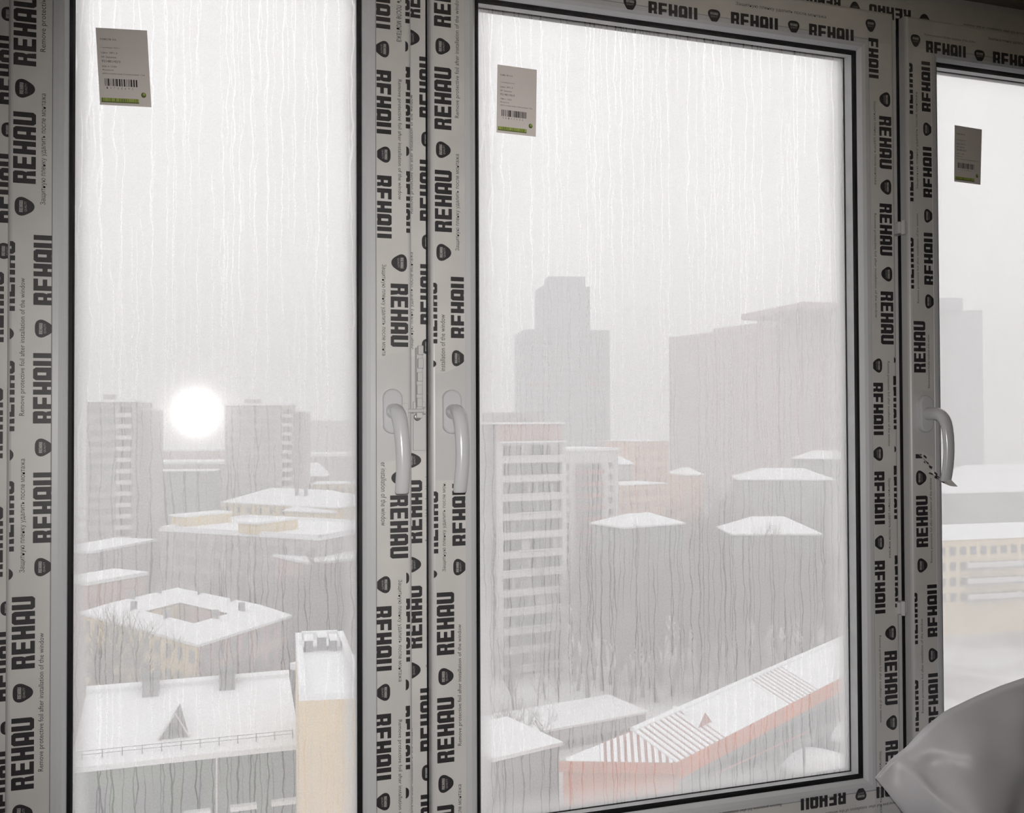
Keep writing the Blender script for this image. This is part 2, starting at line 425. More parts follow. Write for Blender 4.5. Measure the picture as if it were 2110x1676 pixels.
# ---- protective film pieces (thin sheets) and their print
def film(parent, x0, x1, z0, z1, y, torn_lo=None, torn_hi=None):
    mb = MB(); t = 0.0004
    lo = torn_lo or [(x0, z0), (x1, z0)]; hi = torn_hi or [(x0, z1), (x1, z1)]
    pts = lo + hi[::-1]; n = len(pts)
    v = [(a, y, b) for a, b in pts] + [(a, y - t, b) for a, b in pts]
    mb.add(v, [tuple(range(n)), tuple(range(2 * n - 1, n - 1, -1))] + [(i, (i + 1) % n, n + (i + 1) % n, n + i) for i in range(n)])
    return mb.build('protective_film', FILM, parent)
FY = -0.0001; PY = FY - 0.0004 - 0.0002
def fz(px, py): return face(px, py, 0).z
def fx(px, py): return face(px, py, 0).x
a, b = SASH[0][0] + 0.0065, SASH[0][0] + 0.0545
film(w1, a, b, Z0 + 0.06, Z1 - 0.06, FY)
c, d = SASH[0][1] - 0.0545, SASH[0][1] - 0.0065
film(w1, c, d, fz(810, 735), Z1 - 0.06, FY, torn_lo=[(c, fz(790, 742)), (c + 0.012, fz(797, 738)), (c + 0.020, fz(806, 729)), (c + 0.040, fz(832, 725)), (d, fz(845, 716))])
film(w1, c, d, Z0 + 0.06, fz(800, 952), FY, torn_hi=[(c, fz(780, 955)), (d, fz(845, 946))])
e, f_ = SASH[1][0] + 0.0065, SASH[1][0] + 0.0545
film(w2, e, f_, fz(920, 760), Z1 - 0.06, FY, torn_lo=[(e, fz(893, 769)), (e + 0.014, fz(910, 769)), (e + 0.030, fz(930, 760)), (f_, fz(957, 741))])
film(w2, e, f_, Z0 + 0.06, fz(920, 990), FY)
g, h = SASH[1][1] - 0.0545, SASH[1][1] - 0.0065
film(w2, g, h, Z0 + 0.06, Z1 - 0.06, FY)
film(w2, SASH[1][0] + 0.06, SASH[1][1] - 0.06, Z1 - 0.0545, Z1 - 0.0065, FY)
film(w2, SASH[1][0] + 0.06, SASH[1][1] - 0.06, Z0 + 0.0065, Z0 + 0.0545, FY)
i_, j_ = SASH[2][0] + 0.0065, SASH[2][0] + 0.0545
film(w3, i_, j_, fz(1900, 805), Z1 - 0.06, FY)
film(w3, i_, j_, Z0 + 0.06, fz(1900, 945), FY, torn_hi=[(i_, fz(1880, 938)), (i_ + 0.02, fz(1900, 930)), (j_, fz(1920, 950))])
film(w3, SASH[2][0] + 0.06, SASH[2][1] - 0.06, Z1 - 0.0545, Z1 - 0.0065, FY)
# on the posts and the head
m0, m1 = SASH[0][1] - 0.012, SASH[1][0] - 0.004
MY = YR - 0.0001; MPY = MY - 0.0006
def film_t(x0, x1, z0, z1): return film(tf, x0, x1, z0, z1, MY)
film_t(m0, m1, face(862, 735, MY).z, Z1 - 0.03); film_t(m0, m1, Z0 + 0.03, face(862, 934, MY).z)
film_t(FX0 + 0.01, SASH[0][0] + 0.03, FZ0 + 0.05, FZ1 - 0.05)
film_t(SASH[0][0] + 0.04, SASH[2][1] - 0.04, Z1 - 0.02, FZ1 - 0.012)

C1 = (0.20, 1.0)                          # word with its foot folded out of sight
C0 = (0.0, 0.27)                          # only the foot shows
def add_print(parent, items, y, hor=()):
    mb = MB(); lay(mb, items, y); lay_h(mb, hor, y)
    return mb.build('film_print', PRINT, parent, fix=False)
# left stile of the narrow sash
add_print(w1, [
    ('R', 28, 75, -12, 135, 'u'), ('R', 27, 74, 231, 378, 'u'), ('B', 28, 74, 162, 203, 'u'), ('B', 27, 73, 405, 446, 'u'),
    (EN[:18], 83, 98, -8, 107, 'u'), (RU, 83, 97, 193, 422, 'u'),
    ('R', 69, 107, 485, 629, 'u', *C1), ('R', 68, 106, 728, 873, 'u', *C1), ('R', 68, 106, 974, 1119, 'u', *C1),
    ('B', 69, 107, 658, 697, 'u', .1, 1), ('B', 69, 106, 903, 942, 'u', .1, 1), ('B', 68, 105, 1149, 1189, 'u', .1, 1),
    (EN, 40, 54, 573, 857, 'u'), (RU, 40, 54, 946, 1180, 'u'),
    ('R', 20, 31, 497, 641, 'u', *C0), ('R', 20, 30, 744, 889, 'u', *C0), ('R', 19, 29, 992, 1137, 'u', *C0),
    ('B', 20, 30, 670, 706, 'u', 0, .28), ('B', 20, 29, 920, 956, 'u', 0, .28), ('B', 18, 28, 1166, 1202, 'u', 0, .28),
    ('R', 24, 72, 1230, 1379, 'u'), ('R', 23, 70, 1480, 1628, 'u'), ('B', 23, 70, 1408, 1449, 'u'), ('B', 22, 69, 1657, 1698, 'u'),
    (EN, 79, 93, 1305, 1590, 'u')], PY)
# right stile of the narrow sash
add_print(w1, [
    ('R', 775, 804, -72, 59, 'd', *C1), ('R', 776, 806, 145, 276, 'd', *C1), ('R', 777, 807, 362, 491, 'd', *C1),
    ('B', 775, 804, 83, 119, 'd', .1, 1), ('B', 777, 807, 301, 336, 'd', .1, 1),
    (RU[18:], 817, 827, -20, 86, 'd'), (EN, 818, 828, 164, 412, 'd'),
    ('R', 835, 844, -80, 48, 'd', 0.73, 1), ('R', 836, 845, 138, 265, 'd', 0.73, 1), ('R', 837, 845, 353, 480, 'd', 0.73, 1),
    ('B', 835, 843, 84, 108, 'd', .72, 1), ('B', 837, 845, 301, 323, 'd', .72, 1),
    ('B', 805, 841, 523, 561, 'd'), ('R', 805, 841, 585, 715, 'd'), (RU[:35], 785, 796, 545, 733, 'd'),
    ('B', 805, 841, 967, 1003, 'd'), ('R', 804, 841, 1021, 1151, 'd'), (EN[26:], 785, 796, 953, 1084, 'd'),
    ('B', 777, 807, 1187, 1224, 'd', .1, 1), ('R', 776, 807, 1250, 1383, 'd', *C1), ('B', 777, 806, 1409, 1446, 'd', .1, 1), ('R', 776, 806, 1472, 1608, 'd', *C1), ('B', 776, 806, 1634, 1672, 'd', .1, 1),
    (RU, 819, 829, 1195, 1405, 'd'), (EN, 819, 829, 1484, 1742, 'd'),
    ('R', 837, 845, 1234, 1364, 'd', 0.73, 1), ('R', 836, 845, 1455, 1586, 'd', 0.73, 1), ('B', 837, 845, 1179, 1204, 'd', .72, 1), ('B', 836, 845, 1399, 1424, 'd', .72, 1), ('B', 836, 845, 1622, 1647, 'd', .72, 1)], PY)
# left stile of the wide sash
add_print(w2, [
    ('R', 894, 929, -72, 55, 'u'), ('R', 895, 930, 139, 267, 'u'), ('R', 896, 931, 351, 478, 'u'), ('B', 895, 929, 78, 114, 'u'), ('B', 896, 930, 291, 327, 'u'), ('B', 897, 931, 502, 539, 'u'),
    (EN, 937, 948, -7, 243, 'u'), (RU, 938, 948, 318, 517, 'u'),
    ('R', 929, 956, 571, 697, 'u', *C1), ('B', 929, 956, 721, 756, 'u', .1, 1), (EN[28:], 907, 917, 648, 765, 'u'),
    ('R', 893, 901, 583, 708, 'u', *C0), ('B', 893, 900, 739, 761, 'u', 0, .28),
    ('R', 932, 959, 997, 1125, 'u', *C1), ('B', 932, 959, 1151, 1187, 'u', .1, 1), (RU[:33] + '.', 911, 920, 995, 1178, 'u'),
    ('R', 894, 903, 1013, 1141, 'u', *C0), ('B', 894, 902, 1171, 1196, 'u', 0, .28),
    ('R', 900, 936, 1221, 1350, 'u'), ('R', 901, 936, 1438, 1572, 'u'), ('R', 901, 936, 1660, 1792, 'u'), ('B', 901, 936, 1376, 1413, 'u'), ('B', 901, 936, 1596, 1635, 'u'),
    (EN, 943, 953, 1287, 1537, 'u'), (RU, 943, 953, 1617, 1822, 'u')], PY)
# right stile, top rail and bottom rail of the wide sash
add_print(w2, [
    ('#EHAU', 1790, 1810, 79, 161, 'd', *C1), ('B', 1811, 1836, 189, 221, 'd'), ('R', 1812, 1837, 240, 348, 'd'), ('B', 1813, 1838, 369, 402, 'd'), ('R', 1813, 1838, 420, 527, 'd'), ('B', 1815, 1840, 549, 581, 'd'), ('R', 1815, 1841, 601, 710, 'd'),
    (RU, 1800, 1806, 208, 380, 'd'), (EN, 1801, 1807, 440, 655, 'd'),
    ('B', 1799, 1819, 738, 769, 'd', .1, 1), ('R', 1800, 1820, 789, 897, 'd', *C1), ('B', 1800, 1821, 920, 951, 'd', .1, 1), ('R', 1802, 1823, 972, 1081, 'd', *C1), ('B', 1803, 1823, 1103, 1134, 'd', .1, 1), ('R', 1803, 1824, 1156, 1265, 'd', *C1),
    (EN, 1828, 1834, 745, 920, 'd'), (RU, 1830, 1836, 985, 1150, 'd'), ('R', 1841, 1847, 775, 885, 'd', .78, 1), ('R', 1842, 1848, 960, 1070, 'd', .78, 1), ('R', 1844, 1850, 1145, 1252, 'd', .78, 1),
    ('B', 1842, 1847, 735, 750, 'd', .8, 1), ('B', 1843, 1848, 918, 934, 'd', .8, 1),
    ('B', 1823, 1848, 1289, 1321, 'd'), ('R', 1823, 1849, 1342, 1453, 'd'), ('B', 1825, 1850, 1474, 1506, 'd'), ('R', 1825, 1851, 1527, 1636, 'd'), (EN, 1811, 1817, 1310, 1490, 'd'), (RU, 1812, 1818, 1548, 1720, 'd')], PY,
    [('R', 1336, 14, 1437, 29, .0205, True, *C1), ('B', 1284, 4, 1312, 8, .023, True, .1, 1), ('B', 1458, 29, 1485, 33, .023, True, .1, 1), ('R', 1506, 36, 1603, 50, .0205, True, *C1), ('B', 1623, 52, 1648, 56, .023, True, .1, 1), ('R', 1667, 60, 1759, 73, .0205, True, *C1), ('B', 1783, 51, 1805, 54, .026, True),
     (RU, 1516, 7, 1702, 36, .0072, True),
     ('R', 1650, 1657, 1743, 1647, .0205, False, *C1), ('B', 1762, 1640, 1786, 1637, .023, False, .1, 1), ('R', 1806, 1634, 1890, 1622, .0205, False, *C1), (EN, 1700, 1676, 1880, 1650, .0072, False), (EN, 1440, 1680, 1610, 1662, .0072, False)])
# left stile and top rail of the far sash
add_print(w3, [
    ('R', 1899, 1917, 127, 230, 'u', *C1), ('B', 1901, 1919, 252, 281, 'u', .1, 1), ('R', 1902, 1920, 303, 407, 'u', *C1), ('B', 1903, 1921, 430, 460, 'u', .1, 1), ('R', 1904, 1922, 480, 587, 'u', *C1), ('B', 1905, 1924, 606, 637, 'u', .1, 1),
    ('R', 1874, 1881, 130, 235, 'u', *C0), ('R', 1875, 1882, 310, 415, 'u', *C0), ('R', 1877, 1883, 490, 595, 'u', *C0), (RU, 1887, 1892, 190, 390, 'u'), (EN, 1889, 1894, 440, 625, 'u'),
    ('R', 1883, 1907, 662, 768, 'u'), (EN, 1911, 1917, 690, 800, 'u'),
    ('B', 1886, 1910, 969, 1001, 'u'), ('R', 1888, 1912, 1022, 1128, 'u'), ('B', 1889, 1912, 1150, 1181, 'u'), (EN, 1916, 1922, 985, 1160, 'u'),
    ('R', 1911, 1931, 1205, 1313, 'u', *C1), ('B', 1912, 1932, 1335, 1366, 'u', .1, 1), ('R', 1913, 1933, 1388, 1497, 'u', *C1), ('R', 1885, 1891, 1222, 1328, 'u', *C0), ('R', 1886, 1893, 1402, 1508, 'u', *C0), (EN, 1898, 1904, 1275, 1470, 'u')], PY,
    [('B', 1876, 82, 1897, 85, .026, True), ('R', 1908, 95, 1990, 108, .022, True, *C1), ('B', 2007, 112, 2030, 115, .023, True, .1, 1), ('R', 2046, 117, 2130, 130, .022, True, *C1), (RU, 2036, 80, 2150, 96, .007, True), (EN, 1905, 72, 2010, 87, .006, True)])
# post between the narrow and the wide sash, head and left jamb
add_print(tf, [
    ('R', 833, 866, -70, 36, 'u'), ('B', 832, 866, 60, 95, 'u'), ('R', 864, 898, 118, 243, 'u'), ('B', 866, 900, 271, 304, 'u'), ('R', 865, 899, 330, 456, 'u'), ('B', 867, 901, 483, 516, 'u'), ('R', 866, 900, 545, 669, 'u'), ('B', 867, 901, 698, 731, 'u'),
    (EN, 843, 853, 195, 440, 'u'), (RU, 843, 853, 520, 720, 'u'),
    ('B', 835, 869, 933, 965, 'u'), ('R', 836, 870, 990, 1120, 'u'), ('B', 835, 869, 1147, 1181, 'u'), ('R', 836, 870, 1208, 1337, 'u'), ('B', 834, 868, 1364, 1400, 'u'),
    (EN, 876, 886, 975, 1115, 'u'), (RU, 877, 887, 1170, 1375, 'u'), ('R', 866, 900, 1418, 1548, 'u'), ('B', 867, 901, 1575, 1610, 'u'), ('R', 867, 901, 1637, 1765, 'u'), (EN, 843, 853, 1500, 1745, 'u')], MPY,
    [('R', 1652, -4, 1732, 8, .024, False), ('R', 1540, -22, 1620, -10, .024, False), ('B', 1608, -3, 1632, 0, .024, False), ('B', 1750, 14, 1773, 17, .024, False), ('R', 1791, 20, 1877, 35, .024, False), ('B', 1893, 39, 1917, 42, .024, False),
     (EN, 1560, 10, 1765, 30, .006, True), (RU, 1900, 53, 1985, 66, .006, False), (EN, 1985, 50, 2150, 76, .006, False)])
add_print(tf, [('R', -1, 44, 75, 216, 'u'), ('B', 0, 45, 14, 45, 'u'), ('B', 0, 45, 252, 284, 'u'), ('R', -1, 44, 318, 460, 'u'), ('B', -8, 34, 500, 535, 'u'), ('R', -34, 8, 560, 705, 'u'), ('R', -34, 6, 800, 945, 'u'), ('R', -34, 6, 1045, 1190, 'u'), ('B', -2, 42, 1238, 1270, 'u'), ('R', -3, 42, 1302, 1445, 'u'), ('B', -2, 42, 1485, 1515, 'u'), ('R', -3, 42, 1548, 1690, 'u')], MPY)

# ---- handles: a rose and a bent lever
def handle(parent, cx, cz, lean=0.0):
    rose = MB(); n = 14; w, hgt = 0.0155, 0.0345
    prof = [(1.0, 0.0), (1.0, -0.0065), (0.93, -0.0095), (0.80, -0.0105)]
    rings = []
    for s, y in prof:
        r = []
        for k in range(2 * n):
            t = math.pi * k / n
            ox = w * s * math.cos(t); oz = w * s * math.sin(t) + (hgt - w) * (1 if math.sin(t) >= 0 else -1) * (1 if s == 1 else 1)
            r.append((cx + ox, y, cz + oz))
        rings.append(r)
    m = 2 * n
    rose.add([p for r in rings for p in r], [(i * m + k, i * m + (k + 1) % m, (i + 1) * m + (k + 1) % m, (i + 1) * m + k) for i in range(len(rings) - 1) for k in range(m)] + [tuple(range(3 * m, 4 * m))])
    hd = rose.build('window_handle', HANDLE, parent)
    tag(hd, 'white lever handle turned down')
    lev = MB(); pts = [(0, 0.0, 0.0), (0, -0.018, 0.0), (0, -0.032, -0.001), (0.0005, -0.043, -0.007), (0.001, -0.050, -0.018), (0.0015, -0.054, -0.034), (0.002, -0.056, -0.060), (0.0015, -0.056, -0.090), (-0.0005, -0.054, -0.118), (-0.0015, -0.052, -0.133), (-0.0016, -0.0518, -0.1365)]
    rad = [.0120, .0117, .0116, .0117, .0115, .0112, .0108, .0106, .0106, .0104, .0080]
    path = [(cx + a_ - lean * c_, b_ - 0.004, cz + c_ * 0.90) for a_, b_, c_ in pts]
    sub_p, sub_r = [], []
    for q in range(len(path) - 1):               # smooth the bend
        for t in (0, 0.5):
            p0, p1, p2, p3 = [Vector(path[min(max(q + o_, 0), len(path) - 1)]) for o_ in (-1, 0, 1, 2)]
            sub_p.append(0.5 * ((2 * p1) + (p2 - p0) * t + (2 * p0 - 5 * p1 + 4 * p2 - p3) * t * t + (3 * p1 - p0 - 3 * p2 + p3) * t ** 3)); sub_r.append(rad[q] * (1 - t) + rad[q + 1] * t)
    sub_p.append(Vector(path[-1])); sub_r.append(rad[-1])
    lv = MB(); seg = 18; rr = []
    for q, p in enumerate(sub_p):
        t = (sub_p[min(q + 1, len(sub_p) - 1)] - sub_p[max(q - 1, 0)]).normalized()
        ax = Vector((1, 0, 0)); bx = t.cross(ax).normalized()
        fl_ = min(1.0, max(0.0, (q - 4) / 6)); ra, rb = sub_r[q], sub_r[q] * (1 - 0.28 * fl_)
        rr.append([p + ax * (ra * math.cos(2 * math.pi * k / seg)) + bx * (rb * math.sin(2 * math.pi * k / seg)) for k in range(seg)])
    lv.add([p for r in rr for p in r], [(q * seg + k, q * seg + (k + 1) % seg, (q + 1) * seg + (k + 1) % seg, (q + 1) * seg + k) for q in range(len(rr) - 1) for k in range(seg)] + [tuple(range(seg)), tuple(range(len(rr) * seg - 1, (len(rr) - 1) * seg - 1, -1))])
    lv.build('lever', HANDLE, hd, smooth=True)
    return hd
def spot_(px, py): p = face(px, py, 0); return p.x, p.z
handle(w1, *spot_(807.5, 848), 0.04); handle(w2, *spot_(929.5, 849)); hd3 = handle(w3, *spot_(1903, 853))

# ---- comb restrictor on the post
p = face(864, 848, 0.004)
rs = thing('window_restrictor', 'white toothed window restrictor screwed to the post beside a handle', 'restrictor', (p.x, 0.004, p.z))
def pb(mb, xa, xb, ya, yb, y0, y1): 
    A = face(xa, yb, y0); B = face(xb, ya, y0); return mb.box((A.x, y0, A.z), (B.x, y1, B.z))
pb(MB(), 859, 871, 716, 862, 0.006, 0.0205).build('comb_strip', PVC, rs, bevel=0.0012)
pb(MB(), 852, 877, 828, 929, 0.0165, 0.0218).build('mounting_plate', PVC, rs, bevel=0.001)
for ya, yb, o_ in ((712, 731, 1), (738, 759, 1), (767, 786, 0), (793, 813, -1), (820, 839, -1)):
    pb(MB(), 861 + o_, 872 + o_, ya, yb, -0.002, 0.006).build('tooth', PVC, rs, bevel=0.0012)
pb(MB(), 829, 842, 831, 862, -0.004, 0.0).build('pin_bracket', PVC, rs, bevel=0.0008)
A = face(840, 847, -0.004); B = face(872, 846.5, -0.004)
MB().tube([(A.x, -0.004, A.z), (B.x, -0.004, B.z)], [0.0032, 0.0032], 10).build('pin', PVC, rs)
MB().tube([(B.x, -0.004, B.z), (B.x + 0.003, -0.004, B.z)], [0.0058, 0.0058], 12).build('pin_head', PVC, rs)
S = face(860, 860, 0.0155); mb = MB(); mb.tube([(S.x, 0.0168, S.z), (S.x, 0.0150, S.z), (S.x, 0.0142, S.z)], [0.0058, 0.0058, 0.0046], 16)
sc_ = mb.build('screw', CHROME, rs)
MB().box((S.x - 0.0024, 0.01405, S.z - 0.0005), (S.x + 0.0024, 0.0145, S.z + 0.0005)).box((S.x - 0.0005, 0.01400, S.z - 0.0024), (S.x + 0.0005, 0.0145, S.z + 0.0024)).build('cross_slot', RUBBER, sc_)

# ---- hinge covers on the far edge of the wide sash
for py in (470, 1253):
    q = face(1853, py, 0)
    hg = MB().box((q.x - 0.006, -0.006, q.z - 0.011), (q.x + 0.014, YR - 0.0001, q.z + 0.011)).build('window_hinge', PVC, w2, bevel=0.002)
    MB().tube([(q.x + 0.004, -0.006, q.z - 0.013), (q.x + 0.004, -0.006, q.z + 0.013)], [0.0045, 0.0045], 10).build('hinge_pin', PVC, hg)

# ---- torn film hanging round the far handle
tl = thing('film_scrap', 'torn printed film scrap twisted round the end of the far handle', 'film', tuple(face(1925, 960, -0.03)))
def strip(pts, widths, name, mats, parent, tw):
    mb = MB(); L_, R2 = [], []
    for (px, py, y), w_ in zip(pts, widths):
        c_ = face(px, py, y); L_.append(c_ + Vector((-w_ * tw[0], -w_ * tw[1], w_ * tw[2]))); R2.append(c_ + Vector((w_ * tw[0], w_ * tw[1], -w_ * tw[2])))
    n = len(pts); v = L_ + R2 + [q + Vector((0.0003, -0.0007, 0)) for q in L_ + R2]
    fs = []
    for i in range(n - 1):
        fs += [(i, i + 1, n + i + 1, n + i), (2 * n + i, 3 * n + i, 3 * n + i + 1, 2 * n + i + 1), (i, 2 * n + i, 2 * n + i + 1, i + 1), (n + i, n + i + 1, 3 * n + i + 1, 3 * n + i)]
    fs += [(0, n, 3 * n, 2 * n), (n - 1, 3 * n - 1, 4 * n - 1, 2 * n - 1)]
    mb.add(v, fs); return mb.build(name, mats, parent, smooth=False)
sp = [(1896, 940, -0.002), (1906, 948, -0.008), (1914, 960, -0.016), (1921, 973, -0.026), (1929, 984, -0.036), (1941, 992, -0.048), (1954, 997, -0.060), (1966, 996, -0.066)]
strip(sp, [.008, .017, .019, .017, .014, .010, .011, .015], 'film_strip', FILM, tl, (.62, .12, .45))
for k in range(11):                                   # smeared letters on the twisted scrap
    t = 0.2 + k * 0.47; i = int(t); fr = t - i
    a_, b_ = sp[i], sp[i + 1]; c_ = [a_[q] + (b_[q] - a_[q]) * fr for q in range(3)]
    cc = face(c_[0] - (3, -3, 1)[k % 3], c_[1] + (2, -2, 4, 0)[k % 4], c_[2] - 0.0034); ww_, hh_ = (.0052, .0034, .0028)[k % 3], (.0012, .0022)[k % 2]
    MB().poly([(cc.x - ww_, cc.y, cc.z + hh_), (cc.x + ww_ * .8, cc.y - .001, cc.z - hh_ * 1.2), (cc.x + ww_, cc.y - .001, cc.z + hh_ * .6), (cc.x - ww_ * .6, cc.y, cc.z + hh_ * 2.6)]).build('printed_mark', INK, tl)
pb(MB(), 1887, 1899, 936, 945, -0.0008, -0.0003).build('printed_mark', INK, tl)

# ---- paper labels on the panes
def sticker(corners, label, rows, seed):
    Y = 0.0158
    P = [face(a_, b_, Y) for a_, b_ in corners]          # top left, top right, bottom right, bottom left
    def uv(u, v, y): 
        t = P[3] + (P[2] - P[3]) * u; s_ = P[0] + (P[1] - P[0]) * u; q = t + (s_ - t) * v; return (q.x, y, q.z)
    st = thing('paper_label', label, 'label', tuple(P[3]), 'paper labels on the panes')
    mb = MB(); mb.add([uv(0, 0, Y), uv(1, 0, Y), uv(1, 1, Y), uv(0, 1, Y), uv(0, 0, Y - .0003), uv(1, 0, Y - .0003), uv(1, 1, Y - .0003), uv(0, 1, Y - .0003)], [(0, 3, 2, 1), (4, 5, 6, 7), (0, 1, 5, 4), (1, 2, 6, 5), (2, 3, 7, 6), (3, 0, 4, 7)])
    mb.build('sheet', PAPER, st)
    pr = MB(); yy = Y - .0005
    for txt, u0, u1, v0, v1, mi in rows:
        for p_ in typeset(txt): pr.poly([uv(u0 + (u1 - u0) * a_, v0 + (v1 - v0) * b_, yy) for a_, b_ in p_], mi)
    rnd = random.Random(seed); u = 0.12
    while u < 0.74:                                       # bar code
        w_ = rnd.choice((0.008, 0.012, 0.02, 0.028)); pr.poly([uv(a_, b_, yy) for a_, b_ in ((u, .25), (u + w_, .25), (u + w_, .345), (u, .345))], 0); u += w_ + rnd.choice((.008, .012, .022))
    for k in range(8): 
        for p_ in typeset(str((seed * 7 + k * 3) % 10)): pr.poly([uv(.15 + k * .07 + .02 * a_, .212 + .025 * b_, yy) for a_, b_ in p_], 1)
    pr.poly([uv(a_, b_, yy) for a_, b_ in ((.03, .035), (.76, .035), (.76, .050), (.03, .050))], 3)
    pr.poly([uv(a_, b_, yy) for a_, b_ in ((.03, .050), (.76, .050), (.76, .095), (.03, .095))], 2)
    for k in range(17):
        if rnd.random() < .75:
            u = .045 + k * .042; w_ = rnd.choice((.008, .014, .02)); pr.poly([uv(a_, b_, yy - .0001) for a_, b_ in ((u, .052), (u + w_, .052), (u + w_, .09), (u, .09))], 3)
    pr.poly([uv(.86 + .05 * math.cos(t * math.pi / 8), .15 + .035 * math.sin(t * math.pi / 8), yy) for t in range(16)], 3)
    pr.poly([uv(.87 + .028 * math.cos(t * math.pi / 6), .16 + .018 * math.sin(t * math.pi / 6), yy - .0001) for t in range(12)], 2)
    pr.build('label_print', [INK, INKL, GREEN, DKGREEN], st, fix=False)
ROWS = lambda size, last: [('928817R 0.0', .07, .38, .843, .866, 0), ('1 октября 2010 г.', .075, .46, .735, .756, 1), ('Цех: №1.3', .08, .39, .665, .692, 0), ('№ Заказа', .08, .36, .613, .636, 0), ('921481/42/3', .08, .44, .555, .585, 0),
                     (size, .085, .36, .492, .514, 1), ('Формула', .085, .30, .444, .466, 1), (last, .08, .90, .395, .420, 1)]
sticker([(197, 57), (303, 63), (312, 221), (206, 216)], 'slightly tilted paper label on the narrow pane at the left', ROWS('656 х 1530', '(4М1х14х4х14х4) Стеклопакет 17,6'), 3)
sticker([(1025, 133), (1106, 144), (1104, 282), (1023, 273)], 'paper label with bar code on the wide middle pane', ROWS('788 х 1353', '(4М1х14х4х14х4) Стеклопакет 18,6'), 5)
sticker([(1967, 258), (2023, 267), (2020, 381), (1966, 374)], 'paper label on the far right pane', ROWS('656 х 1353', '(4М1х14х4х14х4) Стеклопакет 17,6'), 8)

# ------------------------------------------------------------------ room shell
RX0, RX1, RY0 = -1.5, 3.2, -2.9
def struct(mb, name, m, label): return tag(mb.build(name, m), label, None, None, 'structure')
struct(MB().box((RX0 - .1, RY0 - .1, -.1), (RX1 + .1, .15, 0)), 'floor', FLOOR, 'bare screed floor of the room')
struct(MB().box((RX0 - .1, RY0 - .1, 2.335), (RX1 + .1, .15, 2.45)), 'ceiling', CEIL, 'dark brown ceiling above the window')
struct(MB().box((RX0 - .1, RY0, 0), (RX0, .13, 2.335)), 'wall_left', PLASTER, 'plastered side wall')
struct(MB().box((RX1, RY0, 0), (RX1 + .1, .13, 2.335)), 'wall_right', PLASTER, 'plastered side wall')
struct(MB().box((RX0 - .1, RY0 - .1, 0), (RX1 + .1, RY0, 2.335)), 'wall_back', PLASTER, 'plastered rear wall')
wf = MB(); wf.box((RX0, .0, 0), (RX1, .13, FZ0 - 0.002)); wf.box((RX0, .0, FZ0 - 0.002), (FX0 - 0.002, .13, 2.335)); wf.box((FX1 + 0.002, .0, FZ0 - 0.002), (RX1, .13, 2.335)); wf.box((FX0 - 0.002, .0, FZ1 + 0.002), (FX1 + 0.002, .13, 2.335))
struct(wf, 'wall_front', PLASTER, 'plastered wall round the window')
struct(MB().box((FX0, -0.24, FZ0 + 0.010), (FX1, -0.0005, FZ0 + 0.030)), 'trim_2', PVC, 'window sill board')

# ---- plastic sheet in the corner
def sheet():
    top = [(1803, 1603), (1838, 1562), (1868, 1540), (1905, 1500), (1947, 1466), (2010, 1436), (2060, 1415), (2115, 1396), (2180, 1380), (2260, 1372)]
    cols, rows, base = 40, 30, FZ0 + 0.031
    mb = MB(); v = []
    for r in range(rows):
        t = r / (rows - 1)
        for c in range(cols):
            i = c / (cols - 1) * (len(top) - 1); k = min(int(i), len(top) - 2); fr = i - k
            px = top[k][0] * (1 - fr) + top[k + 1][0] * fr; py = top[k][1] * (1 - fr) + top[k + 1][1] * fr
            y0 = -0.10 - 0.004 * i
            P0 = face(px, py, y0)
            xb = P0.x + 0.03 * t + 0.09 * t * max(0, 1 - i / 2.0)
            fold = 0.006 * math.sin(2.3 * i + 9 * t) + 0.010 * math.sin(0.9 * i - 11 * t + 1)
            def ridge(ic, sl, w, h): return h * math.exp(-((i - ic - sl * t) / w) ** 2)
            cr = ridge(2.2, 9.0, .7, -.014) + ridge(4.2, 9.0, .9, .018) + ridge(6.6, -5.0, .8, -.014) + ridge(8.4, -7.0, .8, .013) + ridge(1.0, 3.0, .35, -.010)
            yb = y0 - 0.10 * math.sin(math.pi * min(1, t * .9)) * min(1, (i + 1) / 4) + (fold + cr) * min(1, t * 6) * min(1, i / 1.2)
            v.append((xb, yb, P0.z + (base - P0.z) * t))
    mb.add(v, [(r * cols + c, r * cols + c + 1, (r + 1) * cols + c + 1, (r + 1) * cols + c) for r in range(rows - 1) for c in range(cols - 1)])
    o = mb.build('plastic_sheet', SHEET, None, smooth=True, fix=False)
    s = o.modifiers.new('thickness', 'SOLIDIFY'); s.thickness = 0.002
    tag(o, 'creased pale grey plastic sheet propped on the sill before the corner', 'sheet')
sheet()

# ================================================================== the town outside, seen from about the twelfth floor
GZ = -40.5                               # street level below the room floor
gm = MB(); gm.add([(-900, 2, GZ), (1500, 2, GZ), (1500, 1800, GZ), (-900, 1800, GZ), (-900, 2, GZ - 2), (1500, 2, GZ - 2), (1500, 1800, GZ - 2), (-900, 1800, GZ - 2)], [(0, 1, 2, 3), (7, 6, 5, 4), (0, 4, 5, 1), (1, 5, 6, 2), (2, 6, 7, 3), (3, 7, 4, 0)])
struct(gm, 'ground', SNOWD, 'snowy ground of the town')

